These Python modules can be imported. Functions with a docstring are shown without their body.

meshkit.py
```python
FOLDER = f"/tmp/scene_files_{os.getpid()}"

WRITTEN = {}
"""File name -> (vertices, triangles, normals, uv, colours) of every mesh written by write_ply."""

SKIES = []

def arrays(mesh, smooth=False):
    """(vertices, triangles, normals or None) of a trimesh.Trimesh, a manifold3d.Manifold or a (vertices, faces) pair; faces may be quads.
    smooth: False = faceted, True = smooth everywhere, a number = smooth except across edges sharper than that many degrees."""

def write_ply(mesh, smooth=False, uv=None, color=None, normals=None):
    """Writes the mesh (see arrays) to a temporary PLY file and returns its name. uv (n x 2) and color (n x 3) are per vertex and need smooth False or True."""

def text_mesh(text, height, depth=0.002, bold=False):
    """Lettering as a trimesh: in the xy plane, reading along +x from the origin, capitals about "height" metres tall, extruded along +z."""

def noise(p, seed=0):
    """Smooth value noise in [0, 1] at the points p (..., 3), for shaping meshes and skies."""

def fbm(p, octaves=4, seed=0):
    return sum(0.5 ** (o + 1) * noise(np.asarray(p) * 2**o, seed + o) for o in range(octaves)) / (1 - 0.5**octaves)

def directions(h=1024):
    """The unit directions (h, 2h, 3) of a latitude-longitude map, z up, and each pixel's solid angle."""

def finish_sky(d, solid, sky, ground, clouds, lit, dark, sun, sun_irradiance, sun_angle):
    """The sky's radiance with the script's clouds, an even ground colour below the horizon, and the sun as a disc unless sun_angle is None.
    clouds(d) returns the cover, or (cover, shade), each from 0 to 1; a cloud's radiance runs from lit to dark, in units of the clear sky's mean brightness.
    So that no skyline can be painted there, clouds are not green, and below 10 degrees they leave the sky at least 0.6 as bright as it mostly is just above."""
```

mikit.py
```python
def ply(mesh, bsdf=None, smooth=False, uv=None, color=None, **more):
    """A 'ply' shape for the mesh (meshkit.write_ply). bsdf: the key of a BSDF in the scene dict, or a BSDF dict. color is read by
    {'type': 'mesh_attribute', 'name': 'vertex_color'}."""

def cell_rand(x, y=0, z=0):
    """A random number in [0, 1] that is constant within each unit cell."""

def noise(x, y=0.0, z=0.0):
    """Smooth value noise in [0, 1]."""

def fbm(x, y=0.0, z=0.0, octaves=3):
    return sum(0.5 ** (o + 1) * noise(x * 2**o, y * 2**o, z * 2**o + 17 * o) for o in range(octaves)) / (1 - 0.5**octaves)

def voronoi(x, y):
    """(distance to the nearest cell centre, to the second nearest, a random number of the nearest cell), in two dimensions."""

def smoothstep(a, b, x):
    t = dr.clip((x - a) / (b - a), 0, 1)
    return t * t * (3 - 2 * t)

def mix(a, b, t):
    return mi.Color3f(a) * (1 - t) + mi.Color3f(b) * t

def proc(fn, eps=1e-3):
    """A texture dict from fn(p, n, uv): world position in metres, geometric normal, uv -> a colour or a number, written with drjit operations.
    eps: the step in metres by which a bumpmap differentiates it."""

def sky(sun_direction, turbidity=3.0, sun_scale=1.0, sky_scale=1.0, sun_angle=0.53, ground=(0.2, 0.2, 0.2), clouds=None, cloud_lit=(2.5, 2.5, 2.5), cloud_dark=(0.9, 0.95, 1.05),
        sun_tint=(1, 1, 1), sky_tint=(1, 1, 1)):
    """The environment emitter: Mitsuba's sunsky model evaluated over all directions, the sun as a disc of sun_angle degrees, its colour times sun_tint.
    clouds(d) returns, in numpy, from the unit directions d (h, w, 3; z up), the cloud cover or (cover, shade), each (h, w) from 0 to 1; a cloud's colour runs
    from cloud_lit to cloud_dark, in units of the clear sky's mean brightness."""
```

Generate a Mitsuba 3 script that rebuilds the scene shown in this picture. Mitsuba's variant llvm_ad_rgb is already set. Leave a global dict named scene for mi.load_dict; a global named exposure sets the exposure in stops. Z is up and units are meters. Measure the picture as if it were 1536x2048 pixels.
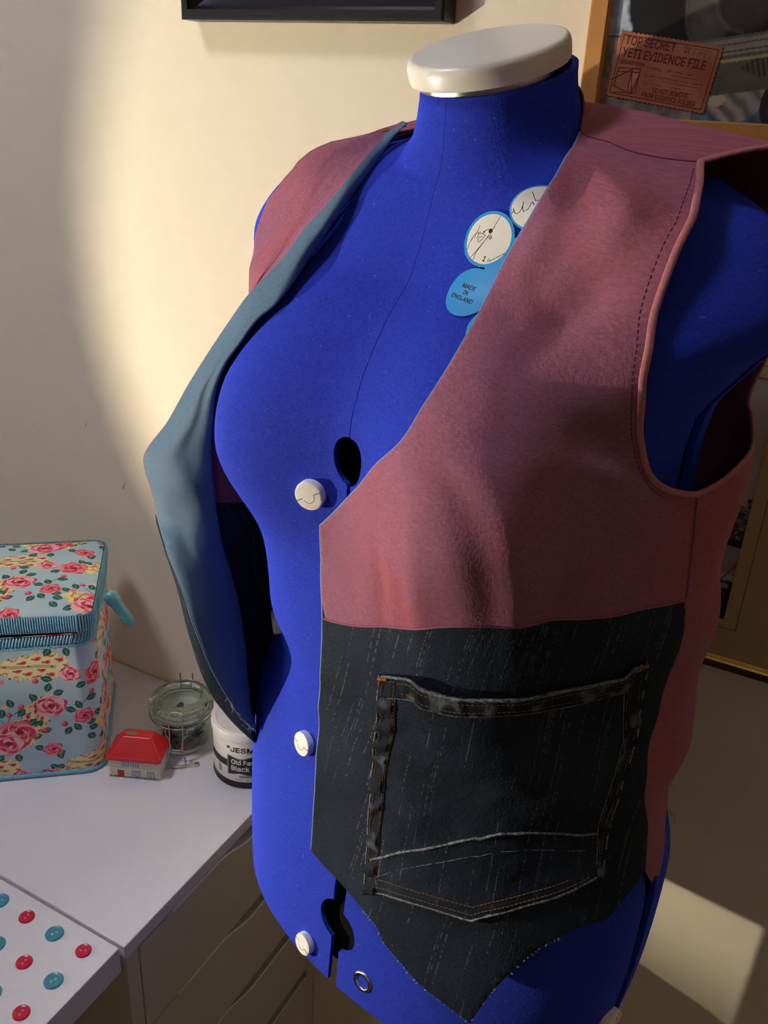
import math
import numpy as np, trimesh, shapely
import drjit as dr
import mitsuba as mi
import mikit, meshkit
from scipy.interpolate import PchipInterpolator as PCHIP, RegularGridInterpolator as RGI
from scipy.spatial import Delaunay

rng = np.random.default_rng(7)
scene, labels = {}, {}
T4 = mi.ScalarTransform4f
HC = 1.463                      # camera height in metres; the desk tops are at 0.70
DESK = 0.70
WALL_Y = 0.7924

# ------------------------------------------------------------------ camera
CAM_D, CAM_U = np.array([-.41297, .80937, -.41758]), np.array([-.23757, .34690, .90731])
scene['camera'] = {'type': 'perspective', 'fov': 2 * math.degrees(math.atan(768 / 1763.6)), 'fov_axis': 'x', 'near_clip': .01, 'far_clip': 50,
                   'to_world': T4().look_at(origin=[0, 0, HC], target=[float(CAM_D[0]), float(CAM_D[1]), float(HC + CAM_D[2])], up=[float(x) for x in CAM_U])}
# ------------------------------------------------------------------ light
LAMP = np.array([-1.35, -.15, .95])         # bulb of the desk lamp on the button desk, left of the picture
LAMP_AIM = LAMP + np.array([.8275, .4975, .259])
LAMP_RGB = [20000., 17800., 13600.]
CEIL_RGB = [35., 35.5, 40.]                # unseen ceiling light, placed up to the left to light the desk tops
CEIL = np.array([-.95, .02, 2.40])
CEIL_2 = np.array([.55, -1.30, 2.40])          # added fill light on the ceiling, farther back in the room
FILL_CEIL_2_RGB = [8., 7.6, 7.0]
exposure = 0.0


def lin(r, g, b):
    c = np.array([r, g, b], float) / 255
    return [float(x) for x in np.where(c <= .04045, c / 12.92, ((c + .055) / 1.055) ** 2.4)]


def rgbt(c):
    return {'type': 'rgb', 'value': [float(x) for x in c]}


def mat(key, color, rough=.6, spec=.3, **more):
    color = color if isinstance(color, dict) else rgbt(color)
    scene[key] = {'type': 'twosided', 'bsdf': {'type': 'principled', 'base_color': color, 'roughness': rough, 'specular': spec, **more}}
    return key


def metal(key, color, rough=.25):
    scene[key] = {'type': 'twosided', 'bsdf': {'type': 'roughconductor', 'material': 'none', 'alpha': rough, 'specular_reflectance': rgbt(color)}}
    return key


def bumped(key, color, fn, scale, rough=.7, spec=.2, eps=5e-4, **more):
    color = color if isinstance(color, dict) else rgbt(color)
    scene[key] = {'type': 'twosided', 'bsdf': {'type': 'bumpmap', 'arbitrary': mikit.proc(fn, eps), 'scale': scale,
                  'bsdf': {'type': 'principled', 'base_color': color, 'roughness': rough, 'specular': spec, **more}}}
    return key


N = mikit.noise
# ------------------------------------------------------------------ materials
def wall_col(p, n, uv):
    a = mikit.fbm(p.x * 3, p.y * 3, p.z * 3, 3)
    c = mikit.mix(lin(232, 221, 198), lin(240, 229, 206), a)
    for x, z, r, k in ((-.850, HC - .399, .004, .5), (-.792, HC - .473, .006, .6), (-.95, HC - .419, .003, .35)):     # scuffs on the paint
        dx, dz = p.x - x, p.z - z
        e = dr.sqrt(dr.square((dx - .6 * dz) * 2.2) + dr.square(dz * .8 + dx * .3))
        m = mikit.smoothstep(r, r * .3, e) * k * dr.select(dr.abs(p.y - WALL_Y) < .02, 1., 0.) * (.5 + N(p.x * 900, p.z * 900))
        c = mikit.mix(c, lin(120, 108, 90), dr.clip(m, 0, .8))
    return c


mat('m_wall', mikit.proc(wall_col), .85, .15)
mat('m_wall_far', lin(214, 205, 190), .85, .15)
mat('m_ceiling', lin(222, 218, 208), .9, .1)
mat('m_floor', mikit.proc(lambda p, n, uv: mikit.mix(lin(112, 92, 72), lin(140, 118, 94), mikit.fbm(p.x * 40, p.y * 40, 0., 3))), .9, .1)
mat('m_white_paint', lin(228, 226, 220), .5, .3)
mat('m_desk', mikit.proc(lambda p, n, uv: mikit.mix(lin(222, 221, 224), lin(228, 227, 229), mikit.fbm(p.x * 9, p.y * 9, 0., 3))), .38, .45)
mat('m_drawer', lin(198, 192, 184), .5, .3)
mat('m_gap_shade', lin(30, 27, 25), .8, .1)  # near-black that stands for shade behind the drawer notches
bumped('m_felt', mikit.proc(lambda p, n, uv: mikit.mix(mikit.mix(lin(36, 52, 166), lin(50, 68, 196), mikit.fbm(p.x * 700, p.y * 700, p.z * 700, 2)), lin(110, 130, 226),
       mikit.smoothstep(.90, .97, N(p.x * 420, p.y * 420, p.z * 420)) * .45)),
       lambda p, n, uv: mikit.fbm(p.x * 900, p.y * 900, p.z * 900, 2), .00035, .9, .12, sheen=.6, sheen_tint=.7)
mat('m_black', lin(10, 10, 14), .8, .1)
mat('m_felt_edge', lin(20, 24, 70), .8, .1)
mat('m_cap', lin(240, 234, 220), .32, .5)
mat('m_dial', lin(246, 243, 236), .35, .5)
mat('m_dial_slot', lin(120, 112, 100), .6, .2)
metal('m_steel', [.72, .68, .64], .16)
metal('m_wire', [.50, .48, .45], .22)
metal('m_brass', [.72, .58, .32], .2)
metal('m_gold', [.95, .66, .22], .14)


def pink_col(p, n, uv):
    u, v = uv.x, uv.y
    warp = .5 * N(u * 1700, v * 700) + .5 * N(u * 500, v * 60)
    weft = N(u * 700 + 31, v * 1700)
    blotch = mikit.fbm(u * 16, v * 11, 3., 4)
    t = dr.clip(.5 + (warp - .5) * .55 + (blotch - .5) * 1.5, 0, 1)
    c = mikit.mix(lin(160, 85, 97), lin(144, 96, 126), t)
    return c * (.84 + .34 * weft)


def weave_bump(p, n, uv):
    return N(uv.x * 1900, uv.y * 500) + N(uv.x * 500 + 9, uv.y * 1900)


bumped('m_pink', mikit.proc(pink_col), weave_bump, .00012, .75, .2, sheen=.35, sheen_tint=.5)


def denim_col(p, n, uv):
    u, v = uv.x, uv.y
    base = mikit.mix(lin(23, 30, 41), lin(44, 54, 68), mikit.fbm(u * 30, v * 22, 1., 3))
    grain = N(u * 2200, v * 1400)
    base = base * (.62 + .76 * grain)
    col = dr.floor(u * 560)                                   # slub yarns: thin broken pale lines along the warp
    keep = mikit.cell_rand(col, dr.floor(v * 16 + 9 * mikit.cell_rand(col, 5)), 3)
    inside = mikit.smoothstep(.30, .10, dr.abs(u * 560 - col - .5))
    dash = mikit.smoothstep(.42, .62, N(col + 100.5, v * 640))
    m = dr.select(keep > .80, .16 + 1.6 * (keep - .8), 0.) * inside * dash
    return mikit.mix(base, lin(128, 134, 138), m)


bumped('m_denim', mikit.proc(denim_col), lambda p, n, uv: N(uv.x * 1500, uv.y * 900), .0002, .8, .15)
def hem_col(p, n, uv):
    u, v = uv.x, uv.y
    base = mikit.mix(lin(18, 22, 30), lin(40, 48, 58), mikit.fbm(u * 60, v * 60, 1., 2)) * (.62 + .76 * N(u * 2200, v * 1400))
    return mikit.mix(base, lin(104, 112, 118), mikit.smoothstep(.56, .80, mikit.fbm(u * 120, v * 92, 4., 2)) * .62)


bumped('m_denim_hem', mikit.proc(hem_col), lambda p, n, uv: N(uv.x * 1500, uv.y * 900), .0002, .8, .15)
mat('m_denim_worn', mikit.proc(lambda p, n, uv: mikit.mix(lin(44, 50, 56), lin(150, 154, 154), N(p.x * 700, p.y * 900, p.z * 900))), .85, .1)
mat('m_facing', mikit.proc(lambda p, n, uv: mikit.mix(lin(80, 106, 132), lin(94, 122, 146), N(uv.x * 1500, uv.y * 1500)) * (.92 + .16 * mikit.fbm(uv.x * 25, uv.y * 25, 0., 2))), .7, .25, sheen=.3)
mat('m_piping', lin(118, 140, 176), .7, .2)
mat('m_binding', mikit.proc(lambda p, n, uv: mikit.mix(lin(176, 104, 112), lin(190, 124, 134), N(p.x * 700, p.y * 700, p.z * 700))), .8, .2)
mat('m_thread_orange', lin(150, 96, 44), .8, .2)
mat('m_thread_dark', lin(62, 40, 62), .8, .2)
mat('m_thread_pink', lin(186, 92, 92), .8, .2)
mat('m_thread_pale', lin(196, 200, 200), .8, .2)


# ------------------------------------------------------------------ helpers
def add(key, mesh, m, smooth=False, label=None, cat=None, group=None, kind=None, uv=None, color=None):
    base, k = key, 0
    while key in scene:
        k += 1
        key = f'{base}_{k:03d}'
    scene[key] = mikit.ply(mesh, m, smooth, uv=uv, color=color)
    note(key, label, cat, group, kind)
    return key


def note(key, label=None, cat=None, group=None, kind=None):
    d = {k: v for k, v in (('label', label), ('category', cat), ('group', group), ('kind', kind)) if v}
    if d:
        labels[key] = d


def box(x0, x1, y0, y1, z0, z1, r=0.0):
    if r:
        import manifold3d as m3
        c = [m3.Manifold.sphere(r, 12).translate((x, y, z)) for x in (x0 + r, x1 - r) for y in (y0 + r, y1 - r) for z in (z0 + r, z1 - r)]
        h = m3.Manifold.batch_hull(c).to_mesh()
        return trimesh.Trimesh(h.vert_properties[:, :3], h.tri_verts, process=False)
    m = trimesh.creation.box((x1 - x0, y1 - y0, z1 - z0))
    m.apply_translation(((x0 + x1) / 2, (y0 + y1) / 2, (z0 + z1) / 2))
    return m


def cat_(ms):
    return trimesh.util.concatenate(ms)


def frame_mat(o, x, y, z):
    M = np.eye(4)
    M[:3, 0], M[:3, 1], M[:3, 2], M[:3, 3] = x, y, z, o
    return M


def moved(mesh, M):
    mesh = mesh.copy()
    mesh.apply_transform(M)
    return mesh


def unit(v):
    v = np.asarray(v, float)
    return v / np.linalg.norm(v)


def tube(path, r, n=8, closed_=False, flat=None, up=None):
    """a round (or flattened) tube along a path; r may vary"""
    p = np.asarray(path, float)
    r = np.broadcast_to(r, (len(p),))
    if closed_:
        t = np.roll(p, -1, 0) - np.roll(p, 1, 0)
    else:
        t = np.gradient(p, axis=0)
    t /= np.linalg.norm(t, axis=1, keepdims=True) + 1e-12
    if up is None:
        a = np.zeros_like(p)
        a[0] = unit(np.cross(t[0], [.3, .2, .93] if abs(t[0][2]) < .85 else [1, .1, 0]))
        for i in range(1, len(p)):
            v = a[i - 1] - t[i] * (a[i - 1] @ t[i])
            a[i] = unit(v)
    else:
        a = np.asarray(up, float) - t * (np.asarray(up) * t).sum(1, keepdims=True)
        a /= np.linalg.norm(a, axis=1, keepdims=True) + 1e-12
    b = np.cross(t, a)
    ang = np.arange(n) * 2 * np.pi / n
    fa = 1.0 if flat is None else flat
    v = p[:, None] + r[:, None, None] * (np.cos(ang)[None, :, None] * a[:, None] * fa + np.sin(ang)[None, :, None] * b[:, None])
    L = len(p)
    F = []
    I, J = np.meshgrid(np.arange(L if closed_ else L - 1), np.arange(n), indexing='ij')
    I2, J2 = (I + 1) % L, (J + 1) % n
    q = np.stack([I * n + J, I * n + J2, I2 * n + J2, I2 * n + J], -1).reshape(-1, 4)
    F = np.vstack([q[:, [0, 1, 2]], q[:, [0, 2, 3]]])
    V = v.reshape(-1, 3)
    if not closed_:
        V = np.vstack([V, p[:1], p[-1:]])
        k = np.arange(n)
        F = np.vstack([F, np.stack([np.full(n, L * n), (k + 1) % n, k], 1), np.stack([np.full(n, L * n + 1), (L - 1) * n + k, (L - 1) * n + (k + 1) % n], 1)])
    return trimesh.Trimesh(V, F, process=False)


def lathe(profile, n=48):
    p = np.array(profile, float)
    a = np.arange(n) * 2 * np.pi / n
    V = np.stack([p[:, 0, None] * np.cos(a), p[:, 0, None] * np.sin(a), np.repeat(p[:, 1, None], n, 1)], -1).reshape(-1, 3)
    I, J = np.meshgrid(np.arange(len(p) - 1), np.arange(n), indexing='ij')
    J2 = (J + 1) % n
    q = np.stack([I * n + J, I * n + J2, (I + 1) * n + J2, (I + 1) * n + J], -1).reshape(-1, 4)
    return trimesh.Trimesh(V, np.vstack([q[:, [0, 1, 2]], q[:, [0, 2, 3]]]), process=False)


def grid_mesh(P, flip=False):
    """triangles of an (a, b, 3) grid of points"""
    a, b = P.shape[:2]
    I, J = np.meshgrid(np.arange(a - 1), np.arange(b - 1), indexing='ij')
    q = np.stack([I * b + J, I * b + J + 1, (I + 1) * b + J + 1, (I + 1) * b + J], -1).reshape(-1, 4)
    f = np.vstack([q[:, [0, 1, 2]], q[:, [0, 2, 3]]])
    return P.reshape(-1, 3), f[:, ::-1] if flip else f


def shell(top, bottom, f, uv=None):
    """a closed sheet from two vertex layers and one triangulation"""
    n = len(top)
    e = np.sort(np.vstack([f[:, [0, 1]], f[:, [1, 2]], f[:, [2, 0]]]), axis=1)
    d = np.vstack([f[:, [0, 1]], f[:, [1, 2]], f[:, [2, 0]]])
    _, idx, cnt = np.unique(e, axis=0, return_index=True, return_counts=True)
    bd = d[idx[cnt == 1]]
    side = np.vstack([np.stack([bd[:, 1], bd[:, 0], bd[:, 0] + n], 1), np.stack([bd[:, 1], bd[:, 0] + n, bd[:, 1] + n], 1)])
    V = np.vstack([top, bottom])
    F = np.vstack([f, f[:, ::-1] + n, side])
    return trimesh.Trimesh(V, F, process=False), (None if uv is None else np.vstack([uv, uv]))


def curve(pts, n=12):
    """a smooth open curve through points"""
    p = np.asarray(pts, float)
    if len(p) == 2:
        s = np.linspace(0, 1, n + 1)[:, None]
        return p[0] * (1 - s) + p[1] * s
    L = np.r_[0, np.cumsum(np.linalg.norm(np.diff(p * ([1, 200] if p.shape[1] == 2 else 1), axis=0), axis=1) ** .8)]
    s = np.linspace(0, L[-1], n * (len(p) - 1) + 1)
    return np.stack([PCHIP(L, p[:, k])(s) for k in range(p.shape[1])], 1)


# ------------------------------------------------------------------ the dress form's skin and the cloth over it
KF=np.array([
# t      a      f      b      n   tilt
[-.0225,.0482,.0500,.0466,2.0,.33],
[0.0030,.0525,.0500,.0522,2.0,.36],
[0.0180,.0664,.0525,.0646,2.0,.36],
[0.0265,.1031,.0555,.0744,2.1,.33],
[0.0500,.1849,.0595,.0817,2.2,.14],
[0.0911,.2152,.0707,.0899,2.4,.0],
[0.1242,.1926,.0950,.0980,2.5,.0],
[0.1606,.1704,.1134,.1001,2.4,.0],
[0.1909,.1676,.1193,.1002,2.3,.0],
[0.2795,.1692,.1172,.0906,2.2,.0],
[0.3574,.1530,.1290,.0834,2.2,.0],
[0.4369,.1752,.0941,.1048,2.2,.0],
[0.5293,.2076,.1037,.1461,2.2,.0],
[0.6901,.1959,.1240,.1460,2.2,.0]])
WK=np.linspace(0,1,len(KF))
KP=[PCHIP(WK,KF[:,i],extrapolate=True) for i in range(6)]
MX,FW=np.array([-.2294,.5758]),np.array([-.2527,-.9674])
FW=FW/np.linalg.norm(FW); LF=np.array([-FW[1],FW[0]])
def body(th,w,inset=0.0):
    """a point of the dress form's skin: th degrees round from the front (+ = wearer's left), w 0 (neck) .. 1 (bottom rim)"""
    th,w=np.broadcast_arrays(np.asarray(th,float),np.asarray(w,float))
    t,a,f,b,n,tl=[k(w) for k in KP]
    cs,sn=np.cos(np.radians(th)),np.sin(np.radians(th))
    g=1/(1+np.exp(-cs*60))
    d=f*g+b*(1-g)
    rr=(np.abs(sn/a)**n+np.abs(cs/d)**n)**(-1/n)
    rr=rr+.0461*(np.exp(-.5*((th-37.4)/14.8)**2)+np.exp(-.5*((th+37.4)/14.8)**2))*np.exp(-.5*((t-.2233)/np.where(t<.2233,.0635,.047))**2)
    rr=rr-inset
    s,q=rr*sn,rr*cs
    return np.stack([MX[0]+s*LF[0]+q*FW[0],MX[1]+s*LF[1]+q*FW[1],HC-(t+tl*q)],-1)
def normal(fn,th,w,dt=.6,dw=.002):
    A=fn(th+dt,w)-fn(th-dt,w); B=fn(th,w+dw)-fn(th,w-dw)
    N=np.cross(B,A); return N/np.maximum(np.linalg.norm(N,axis=-1,keepdims=True),1e-12)
WT=lambda t: np.interp(t,KF[:,0],WK)
_tk=np.array([-.05,.01,.032,.055,.10,.15,.20,.26,.31,.37,.40,.45,.49,.55,.62,.75])
_ok={ # cloth's stand-off from the form at each angle
-180:[6,6,8,8,8,6,6,12,25,30,28,15,6,6,6,6],
-90 :[3,4,9,8,5,4,6,10,20,20,20,10,6,5,5,5],
-30 :[5,5,5,5,5,5,5,8,12,14,26,38,32,22,14,10],
0   :[5,5,5,5,5,5,5,8,10,14,26,40,34,24,14,10],
30  :[5,5,5,5,5,5,5,8,12,18,30,42,38,33,33,36],
55  :[6,6,8,7,6,6,6,8,14,22,27,31,28,26,32,38],
75  :[2,4,10,14,8,10,14,14,20,28,28,18,12,14,20,24],
100 :[2,3,20,40,14,22,33,28,40,47,42,16,4,5,8,8],
130 :[2,3,18,32,14,16,22,24,34,38,36,14,5,5,6,6],
180 :[6,6,8,8,8,6,6,12,25,30,28,15,6,6,6,6]}
_OFF=RGI((np.array(sorted(_ok),float),_tk),np.array([_ok[k] for k in sorted(_ok)],float)/1000,method='pchip',bounds_error=False,fill_value=None)
_og=(np.linspace(-180,180,181),np.linspace(-.05,.75,161))
_OG=RGI(_og,_OFF(np.stack(np.meshgrid(*_og,indexing='ij'),-1).reshape(-1,2)).reshape(181,161),bounds_error=False,fill_value=None)
def cloth(th,w,lift=0.0):
    th,w=np.broadcast_arrays(np.asarray(th,float),np.asarray(w,float))
    t=np.clip(KP[0](w),-.05,.75)
    o=_OG(np.stack([(th+180)%360-180,t],-1))
    n=normal(body,th,w)
    k=np.clip((t-.22)/.10,0,1)[...,None]                  # below the bust the cloth stands off level, like hanging cloth
    h=n*[1,1,0]
    n=n*(1-k)+h/np.maximum(np.linalg.norm(h,axis=-1,keepdims=True),1e-9)*k
    return body(th,w)+n*(o+lift)[...,None]


S_TH, S_W = math.radians(1) * .17, .75      # metres per degree round the form, per unit of height, for meshing


def uv_of(th, P):
    return np.stack([np.asarray(th) * S_TH, P[..., 2]], -1)


GRAIN = LF * math.cos(math.radians(45)) - FW * math.sin(math.radians(45))


def denim_uv(P, lean):
    """denim's warp runs nearly upright across the front panel"""
    return np.stack([P[..., :2] @ GRAIN - lean * P[..., 2] + 2, P[..., 2]], -1)


def fill(poly, h):
    """triangulates a polygon given in (angle, height)"""
    p = np.asarray(poly, float) * [S_TH, S_W]
    seg = []
    for a, b in zip(p, np.roll(p, -1, 0)):
        k = max(1, int(round(np.linalg.norm(b - a) / (h * .5))))
        seg.append(a + (b - a) * (np.arange(k) / k)[:, None])
    q = np.vstack(seg)
    g = shapely.Polygon(p).buffer(0)
    x0, y0, x1, y1 = g.bounds
    X, Y = np.meshgrid(np.arange(x0, x1, h), np.arange(y0, y1, h * .87))
    X = X + (np.arange(len(X)) % 2)[:, None] * h / 2
    gin = g.buffer(-.55 * h)
    m = shapely.contains_xy(gin, X.ravel(), Y.ravel())
    pts = np.vstack([q, np.stack([X.ravel()[m], Y.ravel()[m]], 1)])
    tri = Delaunay(pts).simplices
    c = pts[tri].mean(1)
    tri = tri[shapely.contains_xy(g, c[:, 0], c[:, 1])]
    A = pts[tri]
    cr = (A[:, 1, 0] - A[:, 0, 0]) * (A[:, 2, 1] - A[:, 0, 1]) - (A[:, 1, 1] - A[:, 0, 1]) * (A[:, 2, 0] - A[:, 0, 0])
    ok = np.abs(cr) > 1e-12
    tri, cr = tri[ok], cr[ok]
    tri[cr > 0] = tri[cr > 0][:, ::-1]                     # height runs downwards, so this makes the normals point outwards
    used = np.unique(tri)
    remap = -np.ones(len(pts), int)
    remap[used] = np.arange(len(used))
    return pts[used] / [S_TH, S_W], remap[tri]


def folds(th, w):
    """creases and soft folds of the waistcoat's cloth, in metres"""
    f = (meshkit.fbm(np.stack([th * .055, w * 7, w * 0], -1), 3, 5) - .5) * .0045
    for t0, w0, a, sx, sy, h in ((64, .27, 22, 2.6, .045, -.0065), (72, .285, 16, 2.4, .04, .0045), (55, .33, 34, 2.8, .05, .0055), (60, .40, 36, 2.6, .05, -.0045), (62, .545, -35, 4., .03, -.004), (66, .60, -30, 3, .03, .003),
                              (40, .64, -30, 2.5, .05, -.0030), (30, .68, -10, 2.2, .045, .0028), (20, .70, -6, 2.0, .045, -.0022), (48, .67, -16, 2.2, .05, .0028), (56, .66, -14, 2.4, .05, -.0025)):
        c, s = math.cos(math.radians(a)), math.sin(math.radians(a))
        x, y = (th - t0) * S_TH, (w - w0) * S_W
        xr, yr = x * c + y * s, -x * s + y * c
        f = f + h * np.exp(-.5 * (xr / (sx * S_TH)) ** 2 - .5 * (yr / (sy * S_W)) ** 2)
    e = np.interp(w, [.12, .18, .26, .32, .37, .43, .48, .53, .59, .644, .672, .70], [94, 73, 58, 51.4, 44, 37, 32, 27, 21, 8, -8, -12])
    e2 = np.interp(w, [.26, .29, .34, .42, .5, .58, .62, .66], [89, 80, 74, 69, 68, 71, 78, 120])
    near = np.clip((th - e) / 12, 0, 1) * np.clip((e2 - th) / 7, 0, 1)      # the seamed edges lie flat
    return f * near * (1 - .6 * np.clip((w - .68) / .05, 0, 1))


def cloth_sheet(key, poly, m, lift=0.0, thick=.0010, h=.0032, smooth=True, fold=1.0, **tags):
    q, f = fill(poly, h)
    th, w = q[:, 0], q[:, 1]
    L = lift(th, w) if callable(lift) else lift
    if fold:
        L = L + fold * folds(th, w)
    top = cloth(th, w, L)
    bot = cloth(th, w, L - thick)
    mesh, uv = shell(top, bot, f, denim_uv(top, .16) if m.startswith('m_denim') else uv_of(th, top))
    return add(key, mesh, m, smooth, uv=uv, **tags)


def on_cloth(path, lift):
    p = np.asarray(path, float)
    return cloth(p[:, 0], p[:, 1], lift + folds(p[:, 0], p[:, 1])), normal(cloth, p[:, 0], p[:, 1])


def stitches(path3, nrm, length=.0022, gap=.0009, r=.00028):
    """a row of short thread dashes lying along a path"""
    p = np.asarray(path3)
    L = np.r_[0, np.cumsum(np.linalg.norm(np.diff(p, axis=0), axis=1))]
    out, s = [], 0.0
    while s + length < L[-1]:
        q = np.stack([np.interp(np.linspace(s, s + length, 3), L, p[:, k]) for k in range(3)], 1)
        nn = np.stack([np.interp(s + length / 2, L, nrm[:, k]) for k in range(3)])
        q = q + np.array([-.0001, .00022, -.0001])[:, None] * nn
        out.append(tube(q, r, 5))
        s += length + gap
    return cat_(out)

# ================================================================== the room
def room(key, mesh, m):
    add(key, mesh, m, kind='structure')


room('floor', box(-2.3, 2.2, -2.6, WALL_Y + .1, -.1, 0), 'm_floor')
room('wall_back', box(-2.3, 2.2, WALL_Y, WALL_Y + .1, 0, 2.42), 'm_wall')
room('wall_left', box(-2.3, -2.2, -2.6, WALL_Y, 0, 2.42), 'm_wall_far')
room('wall_right', box(2.1, 2.2, -2.6, WALL_Y, 0, 2.42), 'm_wall_far')
room('wall_front', box(-2.2, 2.1, -2.6, -2.5, 0, 2.42), 'm_wall_far')
room('ceiling', box(-2.3, 2.2, -2.6, WALL_Y + .1, 2.42, 2.5), 'm_ceiling')
for k, (x0, x1) in enumerate(((-2.2, -1.07), (-.475, 2.1))):
    room(f'baseboard_back_{k + 1}', cat_([box(x0, x1, WALL_Y - .016, WALL_Y, 0, .10), box(x0, x1, WALL_Y - .010, WALL_Y, .10, .118)]), 'm_white_paint')

# ceiling lights out of view: one over the desks, one added as fill
mat('m_lamp_metal', lin(150, 148, 142), .35, .5)
mat('m_shade_in', lin(60, 58, 54), .6, .3)
for k_, (at_, rgb_, lab_) in enumerate(((CEIL, CEIL_RGB, 'unseen round ceiling light, placed to light the desk tops'), (CEIL_2, FILL_CEIL_2_RGB, 'added fill light on the ceiling farther back in the room'))):
    key_ = 'unseen_ceiling_light' + ('' if k_ == 0 else f'_{k_:03d}')
    up3 = frame_mat(at_, [1, 0, 0], [0, 1, 0], [0, 0, 1])
    scene[key_ + '__diffuser'] = {**mikit.ply(moved(lathe([(0, -.0012), (.155, -.001), (.156, 0), (0, 0)], 40), up3), 'm_cap', True), 'emitter': {'type': 'area', 'radiance': rgbt(rgb_)}}
    add(key_ + '__base', moved(lathe([(0, .02), (.175, .02), (.175, -.05), (.170, -.05), (.160, .0005), (0, .0005)], 40), up3), 'm_white_paint', 30)
    note(key_, lab_, 'ceiling light')

# unseen desk lamp, out of view, lights form and wall: bulb in a deep conical shade
ax = unit(LAMP_AIM - LAMP)
side_ = unit(np.cross(ax, [0, 0, 1]))
up_ = np.cross(side_, ax)
SH_L, SH_R = .15, .0815
M_ = frame_mat(LAMP, side_, up_, ax)
prof = [(.022, -.075), (.028, -.055), (.040, -.02), (SH_R, SH_L), (SH_R - .002, SH_L), (.038, -.02), (.026, -.053), (.020, -.073), (0, -.073)]
add('unseen_desk_lamp__shade', moved(lathe(prof, 48), M_), 'm_shade_in', 30)
scene['unseen_desk_lamp__bulb'] = {**mikit.ply(moved(trimesh.creation.icosphere(3, .009), frame_mat(LAMP, side_, up_, ax)), 'm_cap', True), 'emitter': {'type': 'area', 'radiance': rgbt(LAMP_RGB)}}
add('unseen_desk_lamp__socket', moved(lathe([(0, -.072), (.014, -.072), (.014, -.02), (.008, -.0095), (0, -.0095)], 24), M_), 'm_lamp_metal', 30)
bx_, by_ = LAMP[0] - .22, LAMP[1] - .12
el = np.array([bx_, by_, DESK + .36])
back = LAMP - ax * .075
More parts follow.
